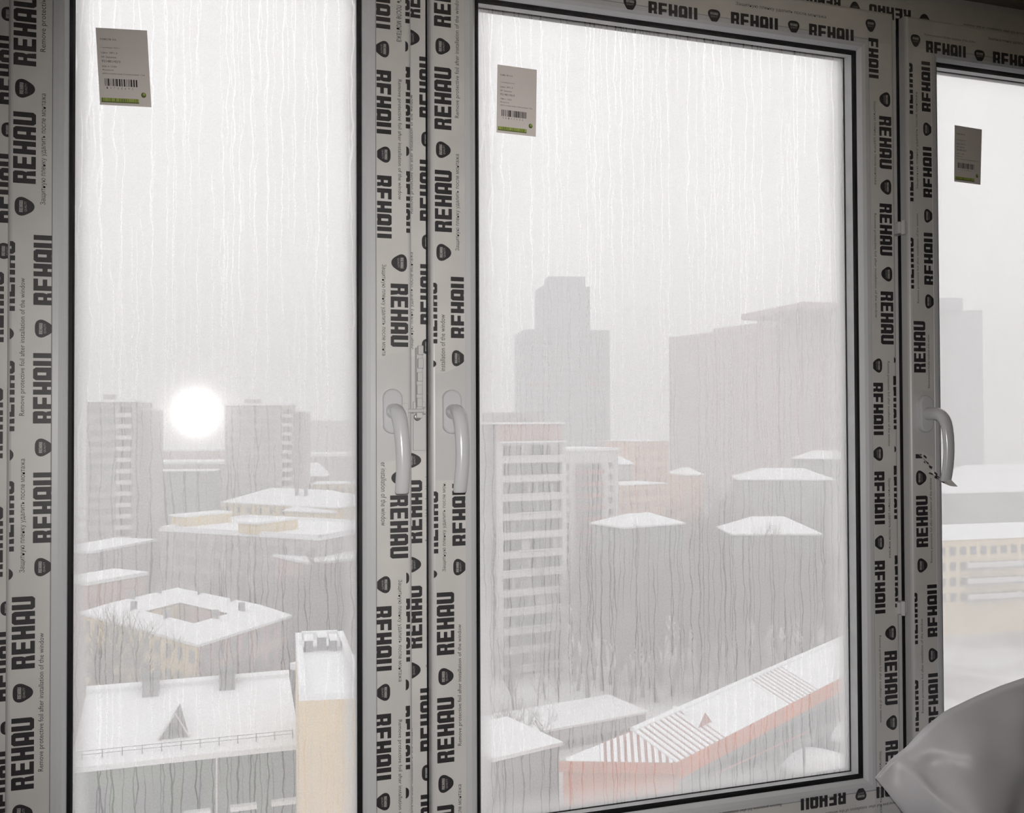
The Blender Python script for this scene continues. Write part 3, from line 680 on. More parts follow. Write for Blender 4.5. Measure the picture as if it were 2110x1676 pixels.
def xy(p): return (p.x, p.y)
def block(px0, px1, py, Y0, Y1, depth, skew=0.0):
    """Footprint (front left, front right, back right, back left) and roof height from a front roof line."""
    a_, b_ = face(px0, py, Y0), face(px1, py, Y1)
    d_ = Vector((b_.x - a_.x, b_.y - a_.y)); n_ = Vector((-d_.y, d_.x)).normalized()
    if n_.y < 0: n_ = -n_
    s_ = d_.normalized() * skew
    q = [(a_.x, a_.y), (b_.x, b_.y), (b_.x + n_.x * depth + s_.x, b_.y + n_.y * depth + s_.y), (a_.x + n_.x * depth + s_.x, a_.y + n_.y * depth + s_.y)]
    return q, (a_.z + b_.z) / 2
def grow(foot, k):
    cx = sum(p_[0] for p_ in foot) / len(foot); cy = sum(p_[1] for p_ in foot) / len(foot)
    out = []
    for p_ in foot:
        v_ = Vector((p_[0] - cx, p_[1] - cy)); v_ = v_ * ((v_.length + k) / v_.length); out.append((cx + v_.x, cy + v_.y))
    return out
FOOT = []
def root(name, label, cat, foot, group=None):
    return thing(name, label, cat, (sum(p_[0] for p_ in foot) / len(foot), sum(p_[1] for p_ in foot) / len(foot), GZ), group)
def inside(x, y, foot, k):
    g_ = grow(foot, k); c = False
    for i in range(len(g_)):
        (x0, y0), (x1, y1) = g_[i], g_[i - 1]
        if (y0 > y) != (y1 > y) and x < (x1 - x0) * (y - y0) / (y1 - y0) + x0: c = not c
    return c
def wall(parent, foot, z1, m, z0=GZ, name='wall'):
    if z0 == GZ: FOOT.append(list(foot))
    return MB().prism(foot, z0, z1).build(name, m, parent)
def snowcap(parent, foot, z1, t=0.45, k=0.5, name='snow_cover'): return MB().prism(grow(foot, k), z1, z1 + t).build(name, SNOW, parent)
_me = {}
def win_mesh(w_, h_, m, d_=0.12, frame=None):
    key = (round(w_, 2), round(h_, 2), m.name, round(d_, 2))
    if key not in _me:
        mb = MB(); mb.box((-w_ / 2, -d_, -h_ / 2), (w_ / 2, 0.05, h_ / 2))
        me = mb.mesh('piece'); me.materials.append(m)
        _me[key] = me
    return _me[key]
def along(p0, p1, t, out=0.0):
    d_ = Vector((p1[0] - p0[0], p1[1] - p0[1])); n_ = Vector((d_.y, -d_.x)).normalized()
    return (p0[0] + d_.x * t + n_.x * out, p0[1] + d_.y * t + n_.y * out), math.atan2(d_.y, d_.x)
def row(parent, name, p0, p1, ts, zs, w_, h_, m, d_=0.12, skip=0.0, seed=1):
    rnd = random.Random(seed)
    for z in zs:
        for t in ts:
            if rnd.random() < skip: continue
            q, an = along(p0, p1, t); inst(name, win_mesh(w_, h_, m, d_), parent, (q[0], q[1], z), an)

# ---- the two grey towers behind the narrow sash
def panel_tower(label, pxs, py, Y, py2, bal, bal_rows, win_ts, nwin):
    x0, x1, x2 = pxs
    foot, z = block(x0, x1, py, Y, Y - 3, 16)
    t = root('panel_tower', label, 'building', foot, 'grey panel towers on the horizon')
    wall(t, foot, z, CONC); snowcap(t, foot, z, 0.7, 0.6)
    foot2, z2 = block(x1, x2, py2, Y + 3, Y + 2, 12)
    foot2[0] = (foot[1][0], foot2[0][1]); wall(t, foot2, z2, CONC, name='wing'); snowcap(t, foot2, z2, 0.5, 0.2)
    L_ = (Vector(foot[1]) - Vector(foot[0])).length
    b0, b1 = (bal[0] - x0) / (x1 - x0), (bal[1] - x0) / (x1 - x0); bw = (b1 - b0) * L_
    for k in range(bal_rows):
        zz = z - 2.6 - 2.9 * k
        q, an = along(foot[0], foot[1], (b0 + b1) / 2, 1.1)
        inst('balcony', win_mesh(bw, 1.05, CONCL, 0.9), t, (q[0], q[1], zz - 0.75), an)
        for u in (-.28, .02, .30):
            q, an = along(foot[0], foot[1], (b0 + b1) / 2 + u * (b1 - b0)); inst('window', win_mesh(bw * .22, 1.5, DARKW, 0.1), t, (q[0], q[1], zz + 0.6), an)
    row(t, 'window', foot[0], foot[1], win_ts, [z - 2.2 - 2.9 * k for k in range(nwin)], 1.5, 1.35, GREYW, 0.1, 0.1, 4)
    MB().box((foot[0][0] + L_ * .3, foot[0][1] + 5, z), (foot[0][0] + L_ * .55, foot[0][1] + 9, z + 2.2)).build('roof_hut', CONC, t)
    return t
panel_tower('grey panel tower with pale balconies standing at the left edge of the glass', (178, 275, 312), 829, 268, 846, (244, 274), 15, (.12, .26, .42, .55), 14)
panel_tower('grey panel tower just beside the glare spot', (463, 604, 625), 836, 318, 850, (581, 602), 13, (.10, .22, .34, .46, .58, .70), 13)

# ---- low blocks between and behind them
def simple(name, label, pxs, py, Ys, depth, m, cap=0.5, group=None, wins=None, pitch=3.2, hip=0.0, wmat=DARKW, ww=1.3, wh=1.6, into=None):
    foot, z = block(pxs[0], pxs[1], py, Ys[0], Ys[1], depth)
    t = into or root(name, label, 'building', foot, group)
    wall(t, foot, z, m)
    if hip:
        a_, b_, c_, d_ = [Vector((*p_, z)) for p_ in grow(foot, 0.6)]
        ins = min(0.32, 0.5 * depth / (Vector(foot[1]) - Vector(foot[0])).length)
        m0_, m1_ = (a_ + d_) / 2, (b_ + c_) / 2; r0 = m0_ + (m1_ - m0_) * ins; r1 = m1_ + (m0_ - m1_) * ins; r0.z = r1.z = z + hip
        lo = [p_ + Vector((0, 0, -0.35)) for p_ in (a_, b_, c_, d_)]
        MB().add([a_, b_, c_, d_, r0, r1] + lo, [(0, 1, 5, 4), (1, 2, 5), (2, 3, 4, 5), (3, 0, 4), (9, 8, 7, 6), (0, 6, 7, 1), (1, 7, 8, 2), (2, 8, 9, 3), (3, 9, 6, 0)]).build('snowy_roof', SNOW, t)
    else: snowcap(t, foot, z, cap, 0.4)
    if wins:
        for side, ts, nrow in wins:
            p0, p1 = foot[side], foot[(side + 1) % 4]
            row(t, 'window', p0, p1, ts, [z - 2.0 - pitch * k for k in range(nrow)], ww, wh, wmat)
    return t, foot, z
def ts(n): return [(k + .5) / n for k in range(n)]
HZ_ = 'low blocks fading into the haze'
simple('distant_block', 'long hazy block on the horizon between the glare spot and the post', (600, 760), 868, (620, 610), 30, CONC, 0.8)
simple('distant_block', 'hazy red brick block with a snow line under the glare spot', (318, 470), 930, (420, 415), 20, BRICKR, 0.9)
simple('distant_block', 'thin snowy rooftop right behind the towers', (300, 480), 957, (360, 350), 20, CONC, 0.9)
simple('grey_block', 'plain grey block between the two panel towers', (316, 440), 972, (306, 302), 10, GREYW, 0.25)
simple('distant_block', 'grey block with a straight snow edge beside the tower wing', (622, 765), 941, (430, 425), 22, CONC, 1.3)
simple('snowy_house', 'small house with a steep white roof behind the ochre houses', (612, 672), 981, (350, 348), 14, CONC, hip=4.5)
simple('ochre_house', 'far ochre house with a flat snow edge by the post', (642, 770), 999, (328, 322), 14, YELLOW, 0.35, wins=[(0, ts(9), 2)], ww=1.0)
t, foot, z = simple('ochre_house', 'ochre house of two wings under broad hipped white roofs', (458, 692), 1040, (292, 262), 20, YELLOW, hip=3.8, wins=[(0, ts(10), 3)], ww=1.1)
for u in (.55, .63):
    q, an = along(foot[0], foot[1], u, -6); MB().box((q[0] - .5, q[1] - .5, z + .5), (q[0] + .5, q[1] + .5, z + 4.4)).build('chimney', GREYW, t)
simple('ochre_house', '', (690, 790), 1046, (262, 285), 16, YELLOW, hip=3.6, wins=[(0, (.12, .35, .6, .85), 3)], ww=1.1, into=t)

# ---- long flat roofed school with raised lights
foot, z = block(330, 660, 1104, 205, 178, 26)
t = root('flat_roofed_hall', 'long low hall with a flat white roof and raised roof rooms', 'building', foot)
wall(t, foot, z, CONC); snowcap(t, foot, z, 0.5, 0.3)
for s_ in range(4):
    p0, p1 = foot[s_], foot[(s_ + 1) % 4]
    d_ = Vector((p1[0] - p0[0], p1[1] - p0[1])); n_ = Vector((-d_.y, d_.x)).normalized() * 0.5
    MB().prism([p0, p1, (p1[0] + n_.x, p1[1] + n_.y), (p0[0] + n_.x, p0[1] + n_.y)], z + .5, z + 1.0).build('parapet', SNOW, t)
for xa, ya, xb, yb in ((384, 1086, 476, 1076), (530, 1102, 614, 1090)):
    a_, b_ = onz(xa, ya, z + .5), onz(xb, yb, z + .5); d_ = Vector((b_.x - a_.x, b_.y - a_.y)); n_ = Vector((-d_.y, d_.x)).normalized() * 5
    if n_.y < 0: n_ = -n_
    ff = [xy(a_), xy(b_), (b_.x + n_.x, b_.y + n_.y), (a_.x + n_.x, a_.y + n_.y)]
    wall(t, ff, z + 2.4, YELLOW, z + .5, 'roof_room'); snowcap(t, ff, z + 2.4, .4, .3)
row(t, 'window', foot[0], foot[1], ts(12), [z - 2.4, z - 5.6, z - 8.8], 1.5, 1.7, GREYW)
simple('flat_roofed_hall', '', (640, 800), 1156, (172, 178), 16, BRICKR, 0.5, wins=[(0, ts(8), 2)], wmat=GREYW, into=t)
simple('snowy_shed', 'low shed with a white roof at the foot of the grey tower', (190, 320), 1128, (198, 214), 10, CONC, 0.5)
simple('snowy_shed', 'low white roofed shed among the bare trees at the left', (182, 300), 1196, (168, 176), 8, BRICKR, 0.6)

# ---- ochre house round a courtyard, snowy roof with dormers
zc = -27.0
P1, P2, P3 = onz(172, 1262, zc), onz(408, 1326, zc), onz(594, 1268, zc)
P4 = P1 + (P3 - P2)
outer = [P1, P2, P3, P4]
cen = (P1 + P3) / 2
def inset(P, k): return cen + (P - cen) * k
ct = root('courtyard_house', 'ochre and pink house round a dark courtyard with patchy white roofs', 'building', [xy(p_) for p_ in outer])
FOOT.append([xy(p_) for p_ in outer])
for i in range(4):
    A, B = outer[i], outer[(i + 1) % 4]; A1, B1 = inset(A, .46), inset(B, .46); Am, Bm = inset(A, .73), inset(B, .73)
    foot = [xy(A), xy(B), xy(B1), xy(A1)]
    MB().prism(foot, GZ, zc).build('wing', YELLOW if i in (0, 3) else BRICKR, ct)
    up_ = Vector((0, 0, 1.5)); ov = Vector((0, 0, -.35)); Ae, Be = inset(A, 1.04), inset(B, 1.04)
    MB().add([Ae, Be, Bm + up_, Am + up_, A1, B1, Ae + ov, Be + ov, A1 + ov, B1 + ov], [(0, 1, 2, 3), (3, 2, 5, 4), (7, 6, 8, 9), (0, 6, 7, 1), (4, 5, 9, 8), (0, 3, 4, 8, 6), (1, 7, 9, 5, 2)]).build('snowy_roof', SNOW, ct)
    if i < 2:
        L_ = (Vector(foot[1]) - Vector(foot[0])).length
        row(ct, 'window', foot[0], foot[1], ts(int(L_ / 2.7)), [zc - 2.0, zc - 5.3, zc - 8.6], 1.1, 1.7, GREYW)
    for u in (.3, .7):
        q = Am.lerp(Bm, u); MB().box((q.x - .45, q.y - .45, zc + .8), (q.x + .45, q.y + .45, zc + 2.5)).build('chimney', GREYW, ct)

# ---- green walled house with a snowy roof, two vents, a pointed dormer and a snow guard
ze = -22.9; E0, E1 = onz(150, 1583, ze), onz(616, 1534, ze)
E0.z = E1.z = ze
d_ = Vector((E1.x - E0.x, E1.y - E0.y)); L_ = d_.length; u_ = d_.normalized(); n_ = Vector((-u_.y, u_.x))
if n_.y < 0: n_ = -n_
def gl(a_, b_, z): return Vector((E0.x + u_.x * a_ + n_.x * b_, E0.y + u_.y * a_ + n_.y * b_, z))
def hit(px, py, z): 
    p_ = onz(px, py, z); v_ = Vector((p_.x - E0.x, p_.y - E0.y)); return v_.dot(u_), v_.dot(n_)
zr = ze + 2.7
_, bdep = hit(400, 1408, zr)
foot = [xy(gl(0, .35, 0)), xy(gl(L_, .35, 0)), xy(gl(L_, 2 * bdep - .35, 0)), xy(gl(0, 2 * bdep - .35, 0))]
gh = root('green_house', 'green walled house with a broad snowy roof, vents and a pointed dormer', 'building', foot)
wall(gh, foot, ze - .05, GREENW)
rp = [gl(-.2, 0, ze), gl(L_ + .1, 0, ze), gl(L_ + .1, bdep, zr), gl(-.2, bdep, zr), gl(L_ + .1, 2 * bdep, ze), gl(-.2, 2 * bdep, ze)]
MB().add(rp + [p_ - Vector((0, 0, .4)) for p_ in rp], [(0, 1, 2, 3), (3, 2, 4, 5), (7, 6, 9, 8), (8, 9, 11, 10), (0, 6, 7, 1), (1, 7, 8, 2), (2, 8, 10, 4), (4, 10, 11, 5), (5, 11, 9, 3), (3, 9, 6, 0)]).build('snowy_roof', SNOW, gh)
q0, q1 = gl(-.2, bdep, zr), gl(L_ + .1, bdep, zr)
MB().tube([q0 + Vector((0, 0, .12)), q1 + Vector((0, 0, .12))], [.38, .38], 6).build('snow_ridge', SNOW, gh)
def roofz(b_): return ze + (zr - ze) * b_ / bdep
for px in (308, 470):
    a_, b_ = hit(px, 1448, zr - .5); b_ = bdep - .9
    c_ = gl(a_, b_, 0); zz = roofz(b_) - .3
    foot_ = [xy(gl(a_ - .62, b_ - .7, 0)), xy(gl(a_ + .62, b_ - .7, 0)), xy(gl(a_ + .62, b_ + .7, 0)), xy(gl(a_ - .62, b_ + .7, 0))]
    o = MB().prism(foot_, zz, zr + 1.0).build('brick_vent', GREYW, gh)
    MB().prism(grow(foot_, .18), zr + 1.0, zr + 1.22).build('vent_cap', STEEL, o)
# pointed dormer
a_, b_ = hit(358, 1531, roofz(1.2)); b_ = max(.8, b_)
zb = roofz(b_); hw = 1.12; top = zb + 1.75
bk = bdep * .93
tri = [gl(a_ - hw, b_, zb), gl(a_ + hw, b_, zb), gl(a_ + .1, b_ + .2, top), gl(a_ + .35, min(bdep, b_ + 4.6), roofz(min(bdep, b_ + 4.6)) + .1)]
o = MB().add(tri, [(0, 1, 2), (1, 3, 2), (3, 0, 2), (0, 3, 1)]).build('pointed_dormer', GREYW, gh)
MB().tube([tri[0] + Vector((0, -.05, .05)), tri[2] + Vector((0, -.05, .05)), tri[1] + Vector((0, -.05, .05))], [.09, .09, .09], 5).build('dormer_trim', CONCL, o)
MB().add([gl(a_ - .3, b_ - .04, zb + .35), gl(a_ + .35, b_ - .04, zb + .35), gl(a_ + .05, b_ + .06, zb + 1.05), gl(a_ - .3, b_ + .3, zb + .35), gl(a_ + .35, b_ + .3, zb + .35), gl(a_ + .05, b_ + .3, zb + 1.05)], [(0, 1, 2), (5, 4, 3), (0, 3, 4, 1), (1, 4, 5, 2), (2, 5, 3, 0)]).build('dormer_window', DARKW, o)
# snow guard: posts and two rails
post = MB(); post.box((-.03, -.03, 0), (.03, .03, .62)); pm = post.mesh('guard_post'); pm.materials.append(STEEL)
k = 0.5
while k < L_ - .3:
    q = gl(k, .9, roofz(.9)); inst('guard_post', pm, gh, q); k += 1.35
for hh in (.32, .58):
    MB().tube([gl(.2, .9, roofz(.9) + hh), gl(L_ - .3, .9, roofz(.9) + hh)], [.022, .022], 5).build('guard_rail', STEEL, gh)
# windows with snowy hoods on the green wall
p0, p1 = foot[0], foot[1]
for k, px in enumerate((210, 308, 400, 493, 577)):
    pp = face(px, 1640, E0.y); tt = hit(px, 1640, ze - 4.0)[0] / L_
    q, an = along(p0, p1, tt)
    inst('window', win_mesh(1.5, 2.0, DARKW, .08), gh, (q[0], q[1], ze - 2.7 + .02 * k), an)
    q2, an = along(p0, p1, tt + .015, .35)
    inst('snowy_hood', win_mesh(1.9, .32, SNOW, .55), gh, (q2[0], q2[1], ze - 4.2 + .02 * k), an)
    inst('window', win_mesh(1.5, 2.0, DARKW, .08), gh, (q[0], q[1], ze - 5.9), an)
q, an = along(p0, p1, .62, .12); inst('drain_pipe', win_mesh(.14, 9, CONCL, .14), gh, (q[0], q[1], ze - 4.8), an)
q, an = along(p0, p1, .66, .05); inst('beige_storey', win_mesh(L_ * .66, 14, BEIGE, .1), gh, (q[0], q[1], ze - 14.2), an)

# ---- tall beige fire wall with a flat snowy roof
zb = -15.6
A, B, C_, D_ = onz(616, 1432, zb), onz(752, 1426, zb), onz(706, 1312, zb), onz(609, 1316, zb)
foot = [xy(A), xy(B), xy(C_), xy(D_)]
bh = root('beige_house', 'tall blank beige wall with a flat snowy roof beside the post', 'building', foot)
wall(bh, foot, zb - .4, BEIGE); MB().prism(foot, zb - .4, zb).build('snow_cover', SNOW, bh)
for s_, t_ in ((1, 2), (2, 3), (3, 0)):
    p0, p1 = Vector(foot[s_]), Vector(foot[t_]); n2 = Vector((-(p1 - p0).y, (p1 - p0).x)).normalized() * .45
    MB().prism([tuple(p0), tuple(p1), tuple(p1 + n2), tuple(p0 + n2)], zb, zb + .55).build('snowy_parapet', SNOW, bh)
def bil(u, v): 
    a_ = Vector(foot[0]).lerp(Vector(foot[1]), u); b_ = Vector(foot[3]).lerp(Vector(foot[2]), u); return a_.lerp(b_, v)
for u, v, w_, hh in ((.24, .74, .08, .85), (.50, .76, .08, 1.0), (.72, .74, .07, .8)):
    ff = [tuple(bil(u - w_, v - .04)), tuple(bil(u + w_, v - .04)), tuple(bil(u + w_, v + .06)), tuple(bil(u - w_, v + .06))]
    o = MB().prism(ff, zb, zb + hh).build('brick_vent', GREYW, bh); MB().prism(grow(ff, .12), zb + hh, zb + hh + .14).build('snow_cap', SNOW, o)
# lower house joined behind it to the right
simple('snowy_house', 'dark house behind the beige wall with a lumpy snow edge', (706, 800), 1392, (86, 89), 7, GREYW, .6)

# ---- near tower with stacked balconies behind the wide sash
Yk = 150.0
foot, z = block(1022, 1158, 872, Yk, Yk + 2, 15)
kt = root('balcony_tower', 'near tower with stacked pale balconies behind the wide pane', 'building', foot)
A_ = face(1000, 872, Yk + 9); side = [foot[0], foot[3], (A_.x, foot[3][1]), (A_.x, A_.y)]
wall(kt, foot, z - 3.2, CONCL); MB().prism([foot[0], foot[1], foot[2], foot[3]], z - 3.2, z - .2).build('attic', BRICKR, kt)
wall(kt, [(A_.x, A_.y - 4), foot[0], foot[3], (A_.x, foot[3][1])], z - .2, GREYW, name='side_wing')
MB().prism(grow(foot, .5), z - .2, z + .15).build('snow_cover', SNOW, kt)
MB().prism([(A_.x - .4, A_.y - 4.3), (foot[0][0], foot[0][1] - .4), foot[3], (A_.x - .4, foot[3][1])], z - .2, z + .15).build('snow_cover', SNOW, kt)
L_ = (Vector(foot[1]) - Vector(foot[0])).length
q, an = along(foot[0], foot[1], .5, .9); inst('snowy_ledge', win_mesh(L_ * .96, .22, SNOW, 1.1), kt, (q[0], q[1], z - 3.15), an)
rnd = random.Random(5)
for k in range(13):
    zf = z - 5.65 - 3.16 * k
    q, an = along(foot[0], foot[1], .485, 1.15)
    inst('balcony_front', win_mesh(L_ * .93, 1.12, CONCL, .18), kt, (q[0], q[1], zf - .45), an)
    q, an = along(foot[0], foot[1], .485, .6); inst('balcony_floor', win_mesh(L_ * .93, .2, CONC, .62), kt, (q[0], q[1], zf - 1.0), an)
    if k % 3 != 1: inst('balcony_sill', win_mesh(L_ * (.62 if k % 2 else .93), .10, SNOW, .25), kt, (q[0] + (1.2 if k % 2 else 0), q[1] - .6, zf + .16), an)
    for j in range(8):
        if rnd.random() < .16: continue
        q, an = along(foot[0], foot[1], .07 + .118 * j, .25 + .5 * (rnd.random() < .5)); inst('window', win_mesh(L_ * rnd.choice((.055, .07, .085)), 1.65, DARKW if rnd.random() < .8 else GREYW, .12), kt, (q[0], q[1], zf + 1.05), an)
for u in (.02, .97):
    q, an = along(foot[0], foot[1], u, .3); inst('pilaster', win_mesh(.75, z - 3.3 - GZ, CONCL, 1.0), kt, (q[0], q[1], (z - 3.3 + GZ) / 2), an)
A2 = block(1010, 1112, 850, Yk + 8, Yk + 8, 5); wall(kt, A2[0], A2[1], CONC, z, 'lift_house')

# ---- block with red bands beside it
foot, z = block(1157, 1274, 930, 212, 215, 16)
t = root('banded_block', 'pale block with dull red window bands joined beside the balcony tower', 'building', foot)
wall(t, foot, z, CONCL); snowcap(t, foot, z, .7, .3)
L_ = (Vector(foot[1]) - Vector(foot[0])).length
for k in range(12):
    zz = z - 3.6 - 2.85 * k
    for u, w_ in ((.085, 1.2), (.86, 1.2)):
        q, an = along(foot[0], foot[1], u); inst('window', win_mesh(w_, 1.5, GREYW, .1), t, (q[0], q[1], zz), an)
    for u in (.28, .37, .46, .55, .64):
        q, an = along(foot[0], foot[1], u, .5); inst('window', win_mesh(.9, 1.4, GREYW, .5), t, (q[0], q[1], zz - .1), an)
    q, an = along(foot[0], foot[1], .46, .6); inst('red_band', win_mesh(L_ * .48, 1.0, REDROOF, .6), t, (q[0], q[1], zz - 1.45), an)

# ---- far towers in the haze
foot, z = block(1080, 1256, 680, 470, 462, 34)
t = root('stepped_tower', 'tall stepped grey tower fading into the haze', 'building', foot)
wall(t, foot, z, GREYT)
f2, z2 = block(1118, 1216, 590, 478, 474, 22); wall(t, f2, z2, GREYT, z, 'upper_tier')
f3, z3 = block(1130, 1206, 570, 482, 478, 14); wall(t, f3, z3, GREYT, z2, 'crown_tier')
L_ = (Vector(foot[1]) - Vector(foot[0])).length
for u, w_ in ((.16, .27), (.84, .22)):
    q, an = along(foot[0], foot[1], u); inst('red_band', win_mesh(L_ * w_, 1.6, REDROOF, .2), t, (q[0], q[1], face(1100, 791, 465).z), an)
for k in range(24):
    q, an = along(foot[0], foot[1], .5); inst('floor_band', win_mesh(L_ * .98, .9, GREYW, .12), t, (q[0], q[1], z - 3.5 - 3.6 * k), an)
foot, z = block(1378, 1780, 672, 470, 330, 30)
t = root('slab_block', 'very wide rose grey slab block dim in the haze', 'building', foot)
wall(t, foot, z, REDSL)
zl, zr2 = z, z
for x0, x1, py in ((1378, 1470, 690), (1470, 1560, 672), (1560, 1640, 652), (1640, 1780, 640)):
    a_ = (x0 - 1378) / 402; b_ = (x1 - 1378) / 402
    Ya = 470 + (330 - 470) * a_ ; Yb = 470 + (330 - 470) * b_
    ff, zz = block(x0, x1, py, Ya - .3, Yb - .3, 29)
    if zz > z: wall(t, ff, zz, REDSL, z, 'roof_section')
for k in range(9):
    q, an = along(foot[0], foot[1], .06 + .11 * k); inst('bay', win_mesh(5.5, z - GZ - 4, BRICKR, .8), t, (q[0], q[1], (z + GZ) / 2), an)
foot, z = block(1944, 2024, 640, 360, 352, 30)
t = root('pale_tower', 'pale tower barely showing through the far misted pane', 'building', foot)
wall(t, foot, z, GREYT); f2, z2 = block(1936, 1984, 614, 356, 354, 16); wall(t, f2, z2, GREYT, z, 'upper_tier')

# ---- peach houses, snowy roofs in the wood
simple('peach_house', 'peach house block standing before the slab block', (1306, 1378), 910, (255, 258), 14, PEACH, .3, wins=[(0, ts(5), 4)], wmat=BRICKR)
simple('peach_house', 'low peach annex at the edge of the wood', (1262, 1372), 1000, (222, 226), 12, PEACH, .25, wins=[(0, ts(7), 3)], wmat=BRICKR)
G_ = 'white roofs showing above the wood'
simple('snowy_house', 'small house with a white roof by the banded block', (1268, 1302), 955, (238, 240), 10, CONC, hip=2.6, group=G_)
simple('snowy_house', 'house whose white hipped roof shows first above the wood', (1288, 1408), 1082, (190, 194), 12, GREYW, hip=2.2, group=G_)
simple('snowy_house', 'house with the brightest white roof in the wood', (1510, 1690), 1100, (178, 172), 14, GREYW, hip=3.0, group=G_)
simple('snowy_house', 'long hall with a white roof high in the wood', (1522, 1720), 988, (250, 238), 16, GREYW, hip=3.0, group=G_)
simple('snowy_house', 'thin white roof line below the slab block', (1632, 1760), 945, (290, 276), 16, GREYW, hip=2.6, group=G_)
simple('snowy_house', 'tiny white roof left of the long hall', (1412, 1448), 978, (270, 270), 12, PEACH, hip=2.0, group=G_)

# ---- house seen through the far pane: ochre front with balconies
foot, z = block(1930, 2260, 1108, 150, 147, 14)
t = root('ochre_apartment_house', 'ochre apartment house with grey balconies behind the far pane', 'building', foot)
wall(t, foot, z, YELLOW)
a_, b_, c_, d_ = [Vector((*p_, z)) for p_ in grow(foot, .8)]
r0, r1 = (a_ + d_) / 2, (b_ + c_) / 2; r0.z = r1.z = z + 2.2
MB().add([a_, b_, c_, d_, r0, r1], [(0, 1, 5, 4), (2, 3, 4, 5), (1, 2, 5), (3, 0, 4), (3, 2, 1, 0)]).build('snowy_roof', SNOW, t)
row(t, 'window', foot[0], foot[1], ts(16), [z - 2.2, z - 5.2, z - 8.2, z - 11.2], 1.3, 1.6, DARKW)
for u, n_b in ((.33, 3),):
    for k in range(n_b):
        q, an = along(foot[0], foot[1], u, 1.2); o_ = inst('balcony', win_mesh(13.0, 1.0, CONCL, .2), t, (q[0], q[1], z - 4.9 - 3.1 * k), an)
        q, an = along(foot[0], foot[1], u, .6); inst('balcony_floor', win_mesh(13.0, .35, GREYW, 1.1), t, (q[0], q[1], z - 5.6 - 3.1 * k), an)
simple('snowy_house', 'white roofed house above the ochre apartment house', (1950, 2200), 1012, (205, 203), 12, GREYW, hip=4.0, group=G_)
simple('snowy_house', 'farther white roof high behind the far pane', (1985, 2250), 982, (262, 258), 14, GREYW, hip=4.0, group=G_)

# ---- red house with a ribbed snowy roof
zE = -28.6
FL, FR, BR = onz(1152, 1570, zE), onz(1392, 1574, zE), onz(1760, 1384, zE)
BR = FR + (BR - FR) * 1.35
BL = FL + (BR - FR)
R1 = onz(1303, 1507, zE + 1.9); R2 = R1 + (BR - FR) * 1.0
foot = [xy(FL), xy(FR), xy(BR), xy(BL)]
rh = root('red_house', 'orange red house with a long ribbed snowy roof under the wide pane', 'building', foot)
inner = grow(foot, -.5)
wall(rh, inner, zE - .3, ORANGE)
# grey glazed long side
p0, p1 = inner[1], inner[2]
L_ = (Vector(p1) - Vector(p0)).length
q, an = along(p0, p1, .5); inst('glazed_side', win_mesh(L_ * .995, zE - 1.4 - GZ, GREYW, .06), rh, (q[0], q[1], (zE - 1.4 + GZ) / 2), an)
row(rh, 'window', p0, p1, ts(24), [zE - 3.2, zE - 6.6], L_ / 24 * .7, 2.2, DARKW, .12)
lo = Vector((0, 0, -1.15))
MB().add([FL, FR, BR, BL, R1, R2], [(0, 1, 4), (1, 2, 5, 4), (2, 3, 5), (3, 0, 4, 5), (3, 2, 1, 0)]).build('roof', REDROOF, rh)
def fascia(A, B, o_=.12, h_=1.0):
    d_ = Vector((B.x - A.x, B.y - A.y)); n_ = Vector((d_.y, -d_.x)).normalized() * o_
    return [(A.x, A.y), (B.x, B.y), (B.x + n_.x, B.y + n_.y), (A.x + n_.x, A.y + n_.y)]
MB().prism(fascia(FR, BR), zE - 1.5, zE + .02).build('eaves_board', ORANGE, rh)
MB().prism(fascia(FL, FR), zE - .9, zE + .02).build('eaves_board', ORANGE, rh)
def strip3(A, B, C_, D_, name):                        # a raised bar of snow on a roof slope
    nrm = (B - A).cross(D_ - A).normalized()
    if nrm.z < 0: nrm = -nrm
    v_ = [A, B, C_, D_] + [p_ + nrm * .13 for p_ in (A, B, C_, D_)]
    MB().add(v_, [(0, 3, 2, 1), (4, 5, 6, 7), (0, 1, 5, 4), (1, 2, 6, 5), (2, 3, 7, 6), (3, 0, 4, 7)]).build(name, SNOW, rh)
n_s = 62
rnd = random.Random(2)
for k in range(n_s):
    t0, t1 = (k + .08) / n_s, (k + .66) / n_s
    hi = 1.0
    if 10 <= k <= 24 or k > 33: t1 = (k + 1.0) / n_s; t0 = k / n_s       # unbroken snow
    strip3(FR.lerp(BR, t0), FR.lerp(BR, t1), R1.lerp(R2, t1).lerp(FR.lerp(BR, t1), .02), R1.lerp(R2, t0).lerp(FR.lerp(BR, t0), .02), 'snow_strip')
tm = max(.3, min(.75, (R1 - FL).dot(FR - FL) / (FR - FL).length_squared))
def up(t_): return FL.lerp(FR, t_) + (R1 - FL.lerp(FR, tm)) * (min(t_ / tm, (1 - t_) / (1 - tm)) * .97)
for k in range(17):
    t0, t1 = (k + .05) / 17, (k + .60) / 17
    if k < 6: t0, t1 = k / 17, (k + 1) / 17
    A, B = FL.lerp(FR, t0), FL.lerp(FR, t1)
    strip3(A, B, up(t1), up(t0), 'snow_strip')
MB().tube([R1 + Vector((0, 0, .1)), R2 + Vector((0, 0, .1))], [.28, .28], 6).build('snow_ridge', SNOW, rh)
